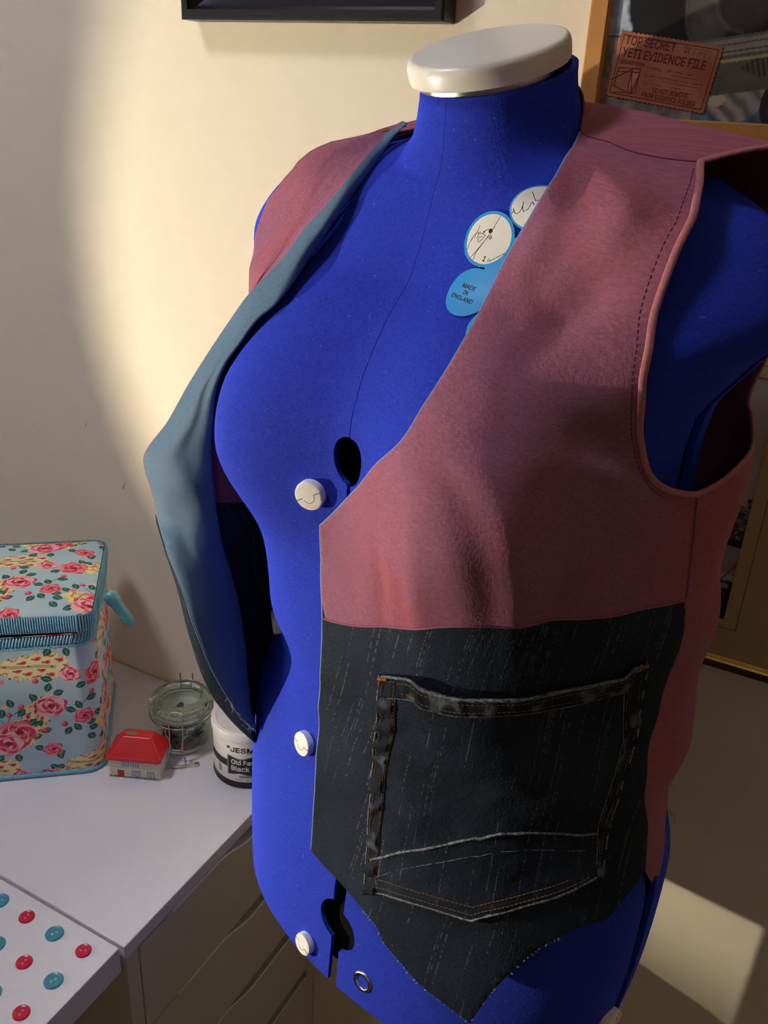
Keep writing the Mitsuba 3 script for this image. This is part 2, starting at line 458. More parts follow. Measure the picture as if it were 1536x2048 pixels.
add('unseen_desk_lamp__arm', cat_([tube([[bx_, by_, DESK + .02], el], .006, 10), tube([el, back], .006, 10), moved(trimesh.creation.icosphere(2, .012), frame_mat(el, [1, 0, 0], [0, 1, 0], [0, 0, 1]))]), 'm_lamp_metal', 30)
add('unseen_desk_lamp__base', moved(lathe([(0, .022), (.02, .022), (.075, .012), (.08, .006), (.08, 0), (0, 0)], 40), frame_mat([bx_, by_, DESK + .0004], [1, 0, 0], [0, 1, 0], [0, 0, 1])), 'm_lamp_metal', 30)
note('unseen_desk_lamp', 'unseen metal desk lamp on the button-topped desk, lighting the form and wall', 'lamp')

# ================================================================== dress form
DF = 'dress_form'
note(DF, "blue felt-covered adjustable dressmaker's form with a white neck cap, wearing the waistcoat", 'dress form')
wrow = np.unique(np.concatenate([np.linspace(0, 1, 210), np.linspace(.60, .66, 70), np.linspace(.955, .992, 70)]))


def gap_edges(w):
    """where the front gap's two edges lie (degrees) at each height"""
    e = lambda c, hw, d: d * np.sqrt(np.clip(1 - ((w - c) / hw) ** 2, 0, 1))
    g = np.interp(w, [0, .60, .64, .655, .70, .93, .96, .985, 1], [.12, .12, .25, .85, 1.0, 3.6, 5.2, 2.3, 1.2])
    h = np.interp(w, [0, .60, .64, .655, .70, .93, .96, .985, 1], [.12, .12, .25, .80, 1.0, 1.4, 1.7, 2.2, 3.4])
    left = np.maximum(g, np.maximum(e(.6325, .0165, 5.8), e(.9735, .0085, 10.8)))
    right = np.maximum(h, np.maximum(e(.6330, .0165, 5.6), e(.9770, .0085, 9.6)))
    return -left, right


def quarter(a, b, n=110):
    s = np.linspace(0, 1, n)[None]
    s = s * s * (3 - 2 * s) * .35 + s * .65
    TH = a[:, None] * (1 - s) + b[:, None] * s
    W = np.repeat(wrow[:, None], n, 1)
    top = body(TH, W)
    bot = top - normal(body, TH, W) * .004
    v, f = grid_mesh(top, flip=False)
    A = v[f]
    nn = np.cross(A[:, 1] - A[:, 0], A[:, 2] - A[:, 0]).sum(0)
    ref = normal(body, TH, W).reshape(-1, 3).sum(0)
    if nn @ ref < 0:
        f = f[:, ::-1]
    return shell(v, bot.reshape(-1, 3), f)[0]


gl, gr = gap_edges(wrow)
sidegap = np.interp(wrow, [0, .36, .41, .47, .7, 1], [.02, .02, .8, 2.2, 2.6, 2.0])
one = np.ones_like(wrow)
add(DF + '__body_panel', quarter(-90 * one + sidegap, gl), 'm_felt', 50, label="front panel of the form on its own right side, left of the gap")
add(DF + '__body_panel', quarter(gr, 90 * one - sidegap), 'm_felt', 50, label='front panel of the form partly under the waistcoat')
add(DF + '__body_panel', quarter(90 * one + sidegap, 179 * one), 'm_felt', 50, label='back panel of the form nearest the right edge of the photo')
add(DF + '__body_panel', quarter(-179 * one, -90 * one - sidegap), 'm_felt', 50, label='back panel of the form on the drawer side')
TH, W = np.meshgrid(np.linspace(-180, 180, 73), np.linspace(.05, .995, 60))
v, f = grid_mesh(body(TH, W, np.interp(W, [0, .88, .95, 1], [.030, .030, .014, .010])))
add(DF + '__shade_core', trimesh.Trimesh(v, f, process=False), 'm_black', True, label='added black core for the dark seen through the gaps')  # added core blocks the view through; the inside shade is its black
# neck cap
FWD3, LFT3 = np.array([FW[0], FW[1], 0]), np.array([LF[0], LF[1], 0])
topc = body(np.linspace(0, 360, 73)[:-1], 0.0)
cc = topc.mean(0) + FWD3 * .005 - LFT3 * .003
zt = unit(np.cross(topc[18] - topc[54], topc[0] - topc[36]))
zt = zt if zt[2] > 0 else -zt
xt = unit(topc[18] - topc[54])
yt = np.cross(zt, xt)
sx, sy = np.linalg.norm(topc[18] - topc[54]) / 2, np.linalg.norm(topc[0] - topc[36]) / 2


def oval(prof, kx, ky, n=72):
    m = lathe(prof, n)
    m.vertices = m.vertices * [kx, ky, 1]
    return moved(m, frame_mat(cc, xt, yt, zt))


e = .0014
capp = [(0, .0170), (.80, .0167), (.92, .0161), (.965, .0153), (.99, .0133), (1.0, .0105), (.995, .004), (.985, .0025), (.93, .002), (0, .002)]
add(DF + '__neck_cap', oval(capp, sx + e, sy + e), 'm_cap', 40, label='white oval plastic cap')
add(DF + '__neck_ring', oval([(.90, .002), (.905, -.006), (.80, -.008), (.80, .002)], sx, sy), 'm_steel', 30, label='bright metal ring under the cap')


def surf_frame(th, w, roll=0.0):
    o = body(np.array([th]), np.array([w]))[0]
    n = normal(body, np.array([th]), np.array([w]))[0]
    upv = unit(np.array([0, 0, 1]) - n * n[2])
    xv = np.cross(upv, n)
    c, s = math.cos(roll), math.sin(roll)
    return frame_mat(o, xv * c + upv * s, -xv * s + upv * c, n)


def dial(th, w, r=.0103, roll=0.0, lab=None, sunk=.0012):
    M = surf_frame(th, w, roll)
    disc = lathe([(0, .0062), (r * .86, .0062), (r * .96, .0057), (r, .0045), (r * .97, -sunk), (0, -sunk)], 40)
    k = add(DF + '__dial', moved(disc, M), 'm_dial', 30, label=lab)
    slots = [box(-r * .98, -r * .45, -.0003, .0003, .0059, .00635), box(r * .45, r * .98, -.0003, .0003, .0059, .00635)]
    a = np.linspace(math.pi * 1.05, math.pi * 2.05, 24)
    slots.append(tube(np.stack([np.cos(a) * r * .4, np.sin(a) * r * .4 - r * .05, 0 * a + .0062], 1), .00022, 5))
    add(k + '__slot', moved(cat_(slots), M), 'm_dial_slot')


dial(-12.4, .6589, .0106, .5, 'white adjusting dial beside the upper gap hole')
dial(-34.8, .8919, .0106, .0, 'white adjusting dial at the waistcoat front edge')
dial(-15.1, .9935, .0100, -.3, 'white adjusting dial near the bottom rim')
dial(-63, .822, .0106, .2, 'white adjusting dial seen edge-on inside the open flap')
dial(86.5, .9835, .0106, 1.2, 'white adjusting dial at the lower right side')
M_ = surf_frame(15.9, .9895)
add(DF + '__eyelet', moved(lathe([(.0054, -.006), (.0060, .0008), (.0074, .0018), (.0092, .0012), (.0096, -.0005), (.0092, -.004)], 40), M_), 'm_steel', True, label='round metal eyelet')
add(DF + '__pole', tube([[MX[0], MX[1], .05], [MX[0], MX[1], 1.36]], .014, 16), 'm_lamp_metal', 30)
for k in range(3):
    a = math.radians(30 + 120 * k)
    add(DF + '__leg', tube([[MX[0] + .012 * math.cos(a), MX[1] + .012 * math.sin(a), .10], [MX[0] + .10 * math.cos(a), MX[1] + .10 * math.sin(a), .07], [MX[0] + .19 * math.cos(a), MX[1] + .19 * math.sin(a), .012]], .011, 12), 'm_lamp_metal', 30)

# ================================================================== paper tag on the form's chest
mat('m_tag_blue', lin(24, 146, 220), .45, .4)
mat('m_tag_white', lin(240, 234, 222), .5, .3)
mat('m_ink', lin(28, 26, 34), .6, .2)
mat('m_ink_grey', lin(120, 116, 112), .6, .2)
TAG = 'swing_tag'
note(TAG, "bright blue scalloped paper tag with white picture discs on the form's chest", 'tag')
TM = surf_frame(36.0, .372, .0)


def lay(mesh, lift):
    """presses a flat piece (drawn in the tag's own plane) on to the form's skin"""
    v = np.asarray(mesh.vertices)
    P = (np.c_[v[:, 0], v[:, 1], 0 * v[:, 0], np.ones(len(v))] @ TM.T)[:, :3]
    n = TM[:3, 2]
    h = np.zeros(len(v))
    for _ in range(6):                                   # along the plane's normal to the skin
        Q = P + h[:, None] * n
        q = Q[:, :2] - MX
        th = np.degrees(np.arctan2(q @ LF, q @ FW))
        w = np.full(len(v), .37)
        for _ in range(8):
            z0 = body(th, w)[:, 2]
            w = np.clip(w + (z0 - Q[:, 2]) / np.maximum((z0 - body(th, w + .004)[:, 2]) / .004, .15), .15, .6)
        h = h + ((body(th, w) - Q) * n).sum(1)
    out = mesh.copy()
    out.vertices = P + (np.clip(h, -.02, .02) + lift + v[:, 2])[:, None] * n
    return out


def flat(poly, t=.0003):
    ms = [trimesh.creation.extrude_polygon(g, t, engine='earcut') for g in getattr(poly, 'geoms', [poly])]
    m = cat_(ms)
    return trimesh.Trimesh(*trimesh.remesh.subdivide_to_size(m.vertices, m.faces, .003)[:2], process=False)


def disc(x, y, r, ry=None, n=56, rot=0.):
    a = np.arange(n) * 2 * np.pi / n
    X, Y = r * np.cos(a), (ry or r) * np.sin(a)
    c, s = math.cos(rot), math.sin(rot)
    return shapely.Polygon(np.stack([x + X * c - Y * s, y + X * s + Y * c], 1))


def strokes(lines, wdt=.00022):
    return shapely.union_all([shapely.LineString(l).buffer(wdt, 3) for l in lines])


def words(text, h, x, y, rot=0., depth=.0002, bold=True, sx=1.):
    """lettering centred on (x, y)"""
    m = meshkit.text_mesh(text, h, depth, bold)
    m.apply_translation([-(m.bounds[0][0] + m.bounds[1][0]) / 2, -h / 2, 0])
    m.apply_scale([sx, 1, 1])
    m.apply_transform(trimesh.transformations.rotation_matrix(rot, [0, 0, 1]))
    m.apply_translation([x, y, 0])
    return m


cA, cB, cC, cD = (-.0005, .0185), (.0, -.0145), (.021, .042), (.024, -.033)
back_ = shapely.union_all([disc(*cA, .0166), disc(*cB, .0156), disc(*cC, .0150), disc(*cD, .0135), disc(.022, .004, .019), disc(.036, .022, .016), disc(.038, -.014, .016)])
add(TAG + '__backing', lay(flat(back_, .0004), .0012), 'm_tag_blue', 30)
wA = disc(*cA, .0147)
add(TAG + '__picture_disc', lay(flat(wA, .0001), .00165), 'm_tag_white', 30, label='white disc with a drawing of a hand turning a dial')
wC = disc(*cC, .0138)
add(TAG + '__picture_disc', lay(flat(wC, .0001), .00165), 'm_tag_white', 30, label='white disc with a curled line drawing, half under the waistcoat')
g = [[(.0028, .0325), (-.0005, .0215), (-.0086, .0066), (-.0110, .0056)], [(-.0012, .0208), (-.0062, .0098), (-.0064, .0048)], [(.0136, .0128), (.0050, .0062)],
     [(-.0130, .0095), (-.0126, .0150), (-.0115, .0188), (-.0098, .0212), (-.0075, .0214), (-.0050, .0210), (-.0032, .0204)], [(-.0115, .0188), (-.0118, .0165)], [(-.0098, .0212), (-.0103, .0180)], [(-.0080, .0212), (-.0086, .0180)],
     [(-.0050, .0195), (-.0072, .0190), (-.0078, .0172), (-.0068, .0160), (-.0048, .0178), (-.0036, .0200)], [(-.0095, .0218), (-.0090, .0255)], [(-.0048, .0222), (-.0040, .0236), (-.0022, .0242)], [(-.0112, .0052), (-.0070, .0040), (-.0030, .0042)]]
art = [strokes([l for l in g if 1], .00017), disc(-.0008, .0234, .00135), disc(-.0050, .0222, .0006), shapely.LinearRing(disc(.0043, .0064, .0008).exterior.coords).buffer(.00015), shapely.LinearRing(disc(.0004, .0196, .00075).exterior.coords).buffer(.00025)]
add(TAG + '__drawing', cat_([lay(flat(shapely.union_all(art).intersection(wA), .00006), .00178), lay(words('1', .0030, .0010, .0070, -.16, .00006), .00178)]), 'm_ink')
q = np.linspace(0, 1, 30)
curl = curve([(.0085, .0345), (.0100, .0362), (.0092, .0380), (.0122, .0352), (.0142, .0372), (.0140, .0410), (.0134, .0430), (.0162, .0372), (.0182, .0392), (.0186, .0440), (.0205, .0420)], 8)
add(TAG + '__drawing', lay(flat(shapely.union_all([strokes([curl, [(.0150, .0505), (.0200, .0450), (.024, .047)]], .0002)]).intersection(wC), .00006), .00178), 'm_ink')
add(TAG + '__lettering', cat_([lay(words(t, .0026, x, y, -.155, .00006), .00172) for t, x, y in (('MADE', -.0020, -.0110), ('IN', -.0027, -.0147), ('ENGLAND', -.0032, -.0186))]), 'm_ink')


# ================================================================== waistcoat
WC = 'waistcoat'
note(WC, 'sleeveless dusky pink and dark denim waistcoat hanging open on the dress form', 'waistcoat')
neck = curve([(112.00, 0.1000), (105.90, 0.1050), (94.90, 0.1208), (72.87, 0.1789), (58.36, 0.2572), (51.33, 0.3202), (44.15, 0.3706), (36.82, 0.4315), (31.84, 0.4798), (27.15, 0.5266), (22.17, 0.5910), (7.81, 0.6442)], 8)
neck_front = curve([(7.81, 0.6442), (-8.90, 0.6736)], 8)
front = curve([(-8.90, 0.6736), (-8.31, 0.7030), (-3.77, 0.7345), (-1.57, 0.7527), (-0.69, 0.7709), (-2.60, 0.7961), (-6.26, 0.8199), (-7.73, 0.8429), (-6.99, 0.8625), (-8.31, 0.8870), (-9.63, 0.9136), (-11.24, 0.9367)], 8)
hem = [curve(c, 8) for c in ([(-11.24, 0.9367), (1.21, 0.9395), (14.69, 0.9395), (27.88, 0.9423), (31.98, 0.9486), (35.65, 0.9514), (43.12, 0.9577), (49.42, 0.9612), (54.84, 0.9647)],
                             [(54.84, 0.9647), (57.77, 0.9528), (61.44, 0.9402), (66.86, 0.9234), (73.16, 0.9115), (76.82, 0.9087), (80.49, 0.8996), (86.20, 0.8919)])]
side = curve([(86.20, 0.8919), (87.81, 0.8653), (84.15, 0.8248), (84.00, 0.7954), (85.76, 0.7667), (85.76, 0.7289), (85.91, 0.6841), (84.59, 0.6540), (83.12, 0.6232)], 5)
armh = curve([(83.12, 0.6232), (77.70, 0.6183), (73.16, 0.6029), (71.11, 0.5805), (69.50, 0.5420), (68.03, 0.4994), (67.59, 0.4679), (68.91, 0.4259), (71.11, 0.3818), (74.19, 0.3426), (77.26, 0.3125), (79.75, 0.2922), (83.56, 0.2768), (88.60, 0.2663)], 6)
shoulder = curve([(88.6, .2663), (88.0, .2579), (87.6, .246), (88.2, .225), (92.0, .1890), (94.9, .1208)], 6)
seam = curve([(-3.77, 0.7345), (7.95, 0.7289), (26.27, 0.7114), (42.09, 0.6890), (56.75, 0.6862), (69.64, 0.6855), (77.99, 0.6834), (85.91, 0.6841)], 8)
i_n = np.argmin(np.abs(neck[:, 0] - 94.9))
fr_up, fr_dn = front[:17], front[16:]
sd_dn, sd_up = side[:31], side[30:]
front_up = np.vstack([neck[i_n:], neck_front[1:], fr_up[1:], seam[1:], sd_up[1:], armh[1:], shoulder[1:-1]])
cloth_sheet(WC + '__front_panel', front_up, 'm_pink', label='dusky pink upper front panel with the armhole')
front_dn = np.vstack([fr_dn, hem[0][1:], hem[1][1:], sd_dn[1:], seam[::-1][1:-1]])
cloth_sheet(WC + '__front_panel', front_dn, 'm_denim', label='dark denim lower front panel carrying the pocket')
# back panel: over both shoulders to the seams, down to a frayed raw edge
barm = curve([(88.6, .2663), (93, .274), (99, .290), (107, .335), (111, .40), (110, .49), (103, .565), (94, .598), (87.9, .6169), (83.12, 0.6232)], 6)
mir = lambda c: np.stack([360 - c[:, 0], c[:, 1]], 1)
low = curve([(86.20, 0.8919), (90, .904), (97, .892), (104, .868), (113, .862), (130, .90), (180, .905), (230, .90), (262, .88), (275, .885)], 8)
rj = np.random.default_rng(3)
low[1:-1, 1] += rj.normal(0, .0012, len(low) - 2)
bneck = curve([(94.9, .1208), (112, .085), (140, .055), (180, .045), (220, .055), (248, .085), (265.5, .122)], 6)
sh_r = curve([(265.5, .122), (268, .1886), (271, .2457), (271.4, .2663)], 6)
barm_r = curve([(271.4, .2663), (266, .262), (258, .268), (249, .31), (244, .40), (246, .49), (256, .565), (266, .598), (272, .6169), (276.9, .6225)], 6)
sid_r = curve([(276.9, .6225), (275, .70), (275, .80), (275, .885)], 8)
back_poly = np.vstack([shoulder[::-1][:0].reshape(0, 2), side[::-1], low[1:], sid_r[::-1][1:], barm_r[::-1][1:], sh_r[::-1][1:], bneck[::-1][1:], shoulder[::-1][1:], barm[1:-1]])
cloth_sheet(WC + '__back_panel', back_poly, 'm_pink', lift=-.0004, h=.005, fold=.6, label='pink back panel with a frayed raw lower edge')


def bind(key, path, r, m, lift=.0006, fl=.55, **k):
    p, n = on_cloth(path, lift)
    return add(key, tube(p, r, 8, flat=fl, up=n), m, True, **k)


# armhole binding and its dark stitching; the thin blue facing edge down the front
bind(WC + '__armhole_binding', np.vstack([shoulder[:1], armh[::-1]])[1:], .0022, 'm_binding', label='rolled pink binding of the front armhole')
bind(WC + '__armhole_binding', barm, .0022, 'm_binding', lift=.0002, label='rolled pink binding of the back armhole')
inset = armh.copy()
inset[:, 0] -= np.interp(np.linspace(0, 1, len(armh)), [0, .12, .3, 1], [0, .9, 1.5, 1.6])
inset[:, 1] += np.interp(np.linspace(0, 1, len(armh)), [0, .12, .35, 1], [.0070, .0062, .001, 0])
p, n = on_cloth(inset[6:], .0001)
add(WC + '__armhole_stitching', stitches(p, n, .0024, .0012, .00026), 'm_thread_dark', kind='stuff')
edge = np.vstack([neck[i_n:], neck_front[1:], front[1:]])
bind(WC + '__front_edging', edge, .0011, 'm_piping', lift=-.0008, fl=.8, label='thin pale blue facing edge along the neckline and front')
p, n = on_cloth(shoulder, .0004)
add(WC + '__shoulder_seam', tube(p, .0007, 6), 'm_pink', True)
p, n = on_cloth(side[31:], .0003)
add(WC + '__side_seam', tube(p, .0007, 6), 'm_pink', True)
p, n = on_cloth(seam, .0002)
add(WC + '__waist_seam', tube(p, .0007, 6), 'm_pink', True)

# ---- back pocket cut from jeans, on the denim panel
top_ = curve([(21.14, 0.7499), (26.71, 0.7443), (30.52, 0.7415), (33.45, 0.7450), (38.14, 0.7450), (44.73, 0.7415), (50.89, 0.7380), (56.02, 0.7359), (61.00, 0.7331), (65.10, 0.7310), (70.08, 0.7289), (74.33, 0.7282), (76.24, 0.7212), (78.58, 0.7170)], 6)
bot_ = curve([(23.19, 0.9283), (32.57, 0.9213), (39.02, 0.9185), (44.44, 0.9171), (49.27, 0.9164), (54.11, 0.9157)], 6)
bot2 = curve([(54.11, 0.9157), (57.33, 0.9094), (60.12, 0.9052), (64.22, 0.8989), (68.47, 0.8933), (72.72, 0.8863), (76.68, 0.8793)], 6)
lef_ = curve([(21.14, 0.7499), (21.43, 0.7772), (22.02, 0.8045), (23.19, 0.8359), (24.80, 0.8576), (24.22, 0.8835), (23.63, 0.9073), (23.19, 0.9283)], 6)
rig_ = curve([(78.58, 0.7170), (79.90, 0.7450), (80.34, 0.7737), (79.46, 0.7947), (78.29, 0.8115), (78.14, 0.8276), (77.99, 0.8464), (77.41, 0.8653), (76.68, 0.8793)], 6)


def along(c, s):
    L = np.r_[0, np.cumsum(np.linalg.norm(np.diff(c * [S_TH, S_W], axis=0), axis=1))]
    L /= L[-1]
    s = np.asarray(s, float)
    return np.stack([np.interp(s, L, c[:, 0]), np.interp(s, L, c[:, 1])], -1)


botall = np.vstack([bot_, bot2[1:]])


def pocket(a, b):
    """the point of the pocket at fraction a from its left side and b from its top edge"""
    a, b = np.broadcast_arrays(np.asarray(a, float), np.asarray(b, float))
    A, B = a[..., None], b[..., None]
    c = [along(k, s) for k, s in ((top_, 0.), (top_, 1.), (botall, 0.), (botall, 1.))]
    return (1 - B) * along(top_, a) + B * along(botall, a) + (1 - A) * along(lef_, b) + A * along(rig_, b) - ((1 - A) * (1 - B) * c[0] + A * (1 - B) * c[1] + (1 - A) * B * c[2] + A * B * c[3])


def gape(a, b):
    return .0062 * np.exp(-((a - .45) / .26) ** 2) * np.exp(-(b / .085) ** 2)


def pucker(a, b, a0, a1, k=9., amp=.0019):
    inb = np.clip((a - a0) / .012, 0, 1) * np.clip((a1 - a) / .012, 0, 1)
    return inb * amp * (.35 + np.sin(b * k * 2 * np.pi + 5 * meshkit.noise(np.stack([b * 9, b * 0, b * 0], -1), 3)) * .65)


def pocket_patch(key, A0, A1, B0, B1, na, nb, lift, m, thick=.0011, tags=None):
    s, r_ = np.linspace(0, 1, na), np.linspace(0, 1, nb)
    Sg, Rg = np.meshgrid(s, r_, indexing='ij')
    a0, a1 = A0(Rg) if callable(A0) else A0, A1
    a = a0 + (a1 - a0) * Sg
    b0 = B0(a) if callable(B0) else B0
    b1 = B1(a) if callable(B1) else B1
    b = b0 + (b1 - b0) * Rg
    q = pocket(a, b)
    th, w = q[..., 0], q[..., 1]
    L = lift(a, b) if callable(lift) else lift
    top = cloth(th, w, L + folds(th, w))
    bot = cloth(th, w, L + folds(th, w) - thick)
    v, f = grid_mesh(top)
    nn = np.cross(v[f[:, 1]] - v[f[:, 0]], v[f[:, 2]] - v[f[:, 0]]).sum(0)
    if nn @ normal(cloth, th, w).reshape(-1, 3).sum(0) < 0:
        f = f[:, ::-1]
    mesh, uv = shell(v, bot.reshape(-1, 3), f, denim_uv(top, .07).reshape(-1, 2) + [.0031, .013])
    return add(key, mesh, m, True, uv=uv, **(tags or {}))


yoke = lambda a: np.interp(a, [0, .025, .14, .225, .35, .43, .54, .63, .73, .83, .93, 1], [.88, .875, .845, .805, .757, .722, .672, .666, .686, .720, .772, .822])
relief = lambda a, b: (meshkit.fbm(np.stack([a * 7, b * 9, a * 0], -1), 3, 8) - .5) * .0022
PK = WC + '__pocket'
pocket_patch(PK, 0., 1., 0.02, 1., 90, 110, lambda a, b: .0022 + gape(a, b) + relief(a, b) + .0006 * (b > yoke(a)), 'm_denim', tags=dict(label='dark denim jeans pocket with orange stitching'))
pocket_patch(PK + '__top_hem', 0.0, 1., 0., .085, 90, 12, lambda a, b: .0034 + gape(a, b) + relief(a, b) + pucker(b, a, 0, .085, 16, .0005), 'm_denim_hem', thick=.0016)
pocket_patch(PK + '__side_hem', 0., .083, .085, 1., 14, 140, lambda a, b: .0030 + pucker(a, b, -.01, .09) + relief(a, b), 'm_denim_hem')
pocket_patch(PK + '__side_hem', lambda r: .925 + .05 * r, 1., .085, 1., 14, 140, lambda a, b: .0030 + pucker(a, b, .915, 1.01) + relief(a, b), 'm_denim_hem')


def prow(a, b, lift):
    q = pocket(np.asarray(a, float), np.asarray(b, float))
    L = lift + gape(np.asarray(a), np.asarray(b)) + relief(np.asarray(a), np.asarray(b)) + folds(q[:, 0], q[:, 1])
    return cloth(q[:, 0], q[:, 1], L), normal(cloth, q[:, 0], q[:, 1])


S = np.linspace(0, 1, 120)
rope = lambda p, r, seed: tube(p, r * (.7 + .6 * meshkit.noise(np.stack([np.arange(len(p)) * .9, 0 * p[:, 0], 0 * p[:, 0]], 1), seed)), 6)
worn = [(S * .96 + .02, 0 * S + .004, .0036, .0010), (S * .9 + .05, 0 * S + .088, .0026, .0006), (0 * S + .004, S, .0030, .0009), (0 * S + .996, S, .0030, .0008), (S * .92 + .04, yoke(S * .92 + .04), .0030, .0010), (S, 0 * S + .996, .0026, .0009), (0 * S + .088, S * .9 + .08, .0026, .0005), (.920 + .05 * S, S * .86 + .09, .0026, .0005), (S * .84 + .08, yoke(S * .84 + .08) + .075, .0024, .0005)]
for k, (a, b, l, r) in enumerate(worn):
    p, n = prow(a, b, l)
    add(PK + '__worn_edge', rope(p, r, 20 + k), 'm_denim_worn', True, label='faded pale fold edge' if k == 0 else None)
orange = [(S * .88 + .10, 0 * S + .026, .0036), (S * .82 + .12, 0 * S + .066, .0036), (0 * S + .022, S * .93 + .02, .0038), (0 * S + .083, S * .95, .0036), (S * .07 + .02, 0 * S + .018, .0040), (0 * S + .978, S * .9 + .09, .0038), (.925 + .05 * S, S * .9 + .05, .0036),
          (S * .9 + .05, .972 - .0 * S, .0036), (S * .78 + .10, .945 - .0 * S, .0030)]
add(PK + '__topstitching', cat_([stitches(*prow(a, b, l)) for a, b, l in orange]), 'm_thread_orange', kind='stuff', label='rows of orange topstitching')
for a0, b0, l in ((.004, .004, .05), (.955, .004, .04)):                              # bar tacks
    s = np.linspace(0, 1, 20)
    p, n = prow(a0 + l * s, 0 * s + .012, .0046)
    add(PK + '__bar_tack', rope(p, .0011, 31), 'm_thread_orange', True)
p, n = prow(0 * S[:20] + .010, S[:20] * .07 * 6, .0040)
add(PK + '__bar_tack', rope(p[:12], .0008, 33), 'm_thread_orange', True)


# frayed threads of the raw edge, the hem and the flap's tip
def fray(path, n, ln, rr, seed, down=(0, 0, -1)):
    g = np.random.default_rng(seed)
    out = []
    for k in g.choice(len(path) - 1, n):
        d = unit(np.array(down) + g.normal(0, .6, 3))
        L = ln * g.uniform(.3, 1.)
        b = unit(g.normal(0, 1, 3)) * L * .5
        q = [path[k], path[k] + d * L * .4 + b * .3, path[k] + d * L * .7 + b * .8, path[k] + d * L]
        out.append(tube(np.stack([np.interp(np.linspace(0, 3, 7), range(4), np.array(q)[:, i]) for i in range(3)], 1), rr, 4))
    return cat_(out)


p, n = on_cloth(low[:40], .0)
add(WC + '__frayed_thread', fray(p, 60, .011, .00018, 4, (.55, .3, -.8)), 'm_thread_pink', kind='stuff', label='loose pink threads of the raw edge')
p, n = on_cloth(np.vstack([hem[0][30:], hem[1][:30]]), .0)
add(WC + '__frayed_thread', fray(p, 110, .0022, .00014, 5), 'm_thread_pale', kind='stuff', label='short pale threads along the hem')

# ---- the other front, swung open like a door: outer cloth, and the blue facing inside it
FLAP=[ # free edge, fold, facing edge, side (angle, height)
 ([-0.3035, 0.5917, 1.4537],None,[-0.2987, 0.5885, 1.453],[-88.6, 0.2663]),
 ([-0.3123, 0.5814, 1.4437],None,[-0.3062, 0.5734, 1.4388],[-81.4, 0.277]),
 ([-0.3109, 0.5526, 1.4306],None,[-0.3075, 0.5521, 1.4225],[-76, 0.292]),
 ([-0.3156, 0.536, 1.4162],None,[-0.316, 0.5381, 1.4025],[-74.5, 0.318]),
 ([-0.3264, 0.5295, 1.4008],None,[-0.3248, 0.5281, 1.3841],[-74.3, 0.35]),
 ([-0.3397, 0.5258, 1.386],None,[-0.334, 0.5176, 1.3645],[-72.3, 0.391]),
 ([-0.3528, 0.5219, 1.3672],None,[-0.3366, 0.5027, 1.3505],[-68.5, 0.425]),
 ([-0.3662, 0.5175, 1.3515],None,[-0.3412, 0.4947, 1.3404],[-66.5, 0.45]),
 ([-0.3797, 0.5127, 1.3355],None,[-0.3549, 0.4912, 1.3275],[-67, 0.5]),
 ([-0.3952, 0.5097, 1.3141],None,[-0.367, 0.4873, 1.3102],[-73, 0.59]),
 ([-0.4098, 0.5045, 1.291],None,[-0.3788, 0.4858, 1.2943],[-82, 0.62]),
 ([-0.4265, 0.501, 1.2652],None,[-0.3896, 0.4874, 1.2734],[-86, 0.65]),
 ([-0.445, 0.4982, 1.2345],None,[-0.3981, 0.4921, 1.2457],[-95.0, 0.6699]),
 ([-0.4685, 0.4929, 1.198],None,[-0.404, 0.4963, 1.2174],[-101.5, 0.6987]),
 ([-0.4633, 0.4936, 1.1743],None,[-0.4047, 0.4984, 1.1938],[-108.0, 0.7226]),
 ([-0.4568, 0.4915, 1.1528],[-0.4656, 0.4997, 1.1473],[-0.4051, 0.5019, 1.1663],[-108.8, 0.7533]),
 ([-0.441, 0.4802, 1.1414],[-0.4502, 0.488, 1.1365],[-0.404, 0.5067, 1.1345],[-109.6, 0.7987]),
 ([-0.4308, 0.476, 1.1246],[-0.4405, 0.4834, 1.1221],[-0.4018, 0.5109, 1.1144],[-110.4, 0.8244]),
 ([-0.4152, 0.4765, 1.0836],[-0.427, 0.4821, 1.0783],[-0.399, 0.5194, 1.0754],[-111.2, 0.8667]),
 ([-0.4053, 0.4875, 1.0293],[-0.4196, 0.4912, 1.0162],[-0.3983, 0.5263, 1.0292],[-112.0, 0.9176]),
 ([-0.4019, 0.5006, 0.9959],[-0.417, 0.5038, 0.981],[-0.3994, 0.5305, 0.9947],[-106.0, 0.9391]),
 ([-0.3993, 0.5154, 0.9638],[-0.4138, 0.5193, 0.9503],[-0.3994, 0.5342, 0.9622],[-100.0, 0.9544]),
 ([-0.3946, 0.5316, 0.9359],[-0.4007, 0.5419, 0.9097],[-0.3956, 0.537, 0.9363],[-84.0, 0.9538]),
]

R = len(FLAP)
E_ = np.array([r[0] for r in FLAP])
Mf = np.array([r[2] for r in FLAP])
Hs = np.array([cloth(np.array([r[3][0]]), np.array([r[3][1]]), .002)[0] for r in FLAP])
away = np.repeat(unit([-.64, .77, 0])[None], R, 0)            # from the facing towards the outer cloth
ia = np.arange(R)
Bf = np.array([r[1] if r[1] else (np.array(r[0]) + .0 * away[k]) for k, r in enumerate(FLAP)])
up_mid = (E_ + Hs) / 2
thm = np.degrees(np.arctan2((up_mid[:, :2] - MX) @ LF, (up_mid[:, :2] - MX) @ FW))
wm = np.interp(HC - up_mid[:, 2], KF[:, 0], WK)
mid_up = cloth(thm, wm, .004)
mid_dn = Mf + away * .016
k = np.clip((ia - 6) / 4, 0, 1)[:, None]
k = k * k * (3 - 2 * k)
Mid = mid_up * (1 - k) + mid_dn * k
knee = Bf.copy()
for j in range(R):
    if FLAP[j][1] is None:
        knee[j] = E_[j] * .82 + Mid[j] * .18 + away[j] * .004 * min(1, j / 5)
rs = np.linspace(0, R - 1, 170)


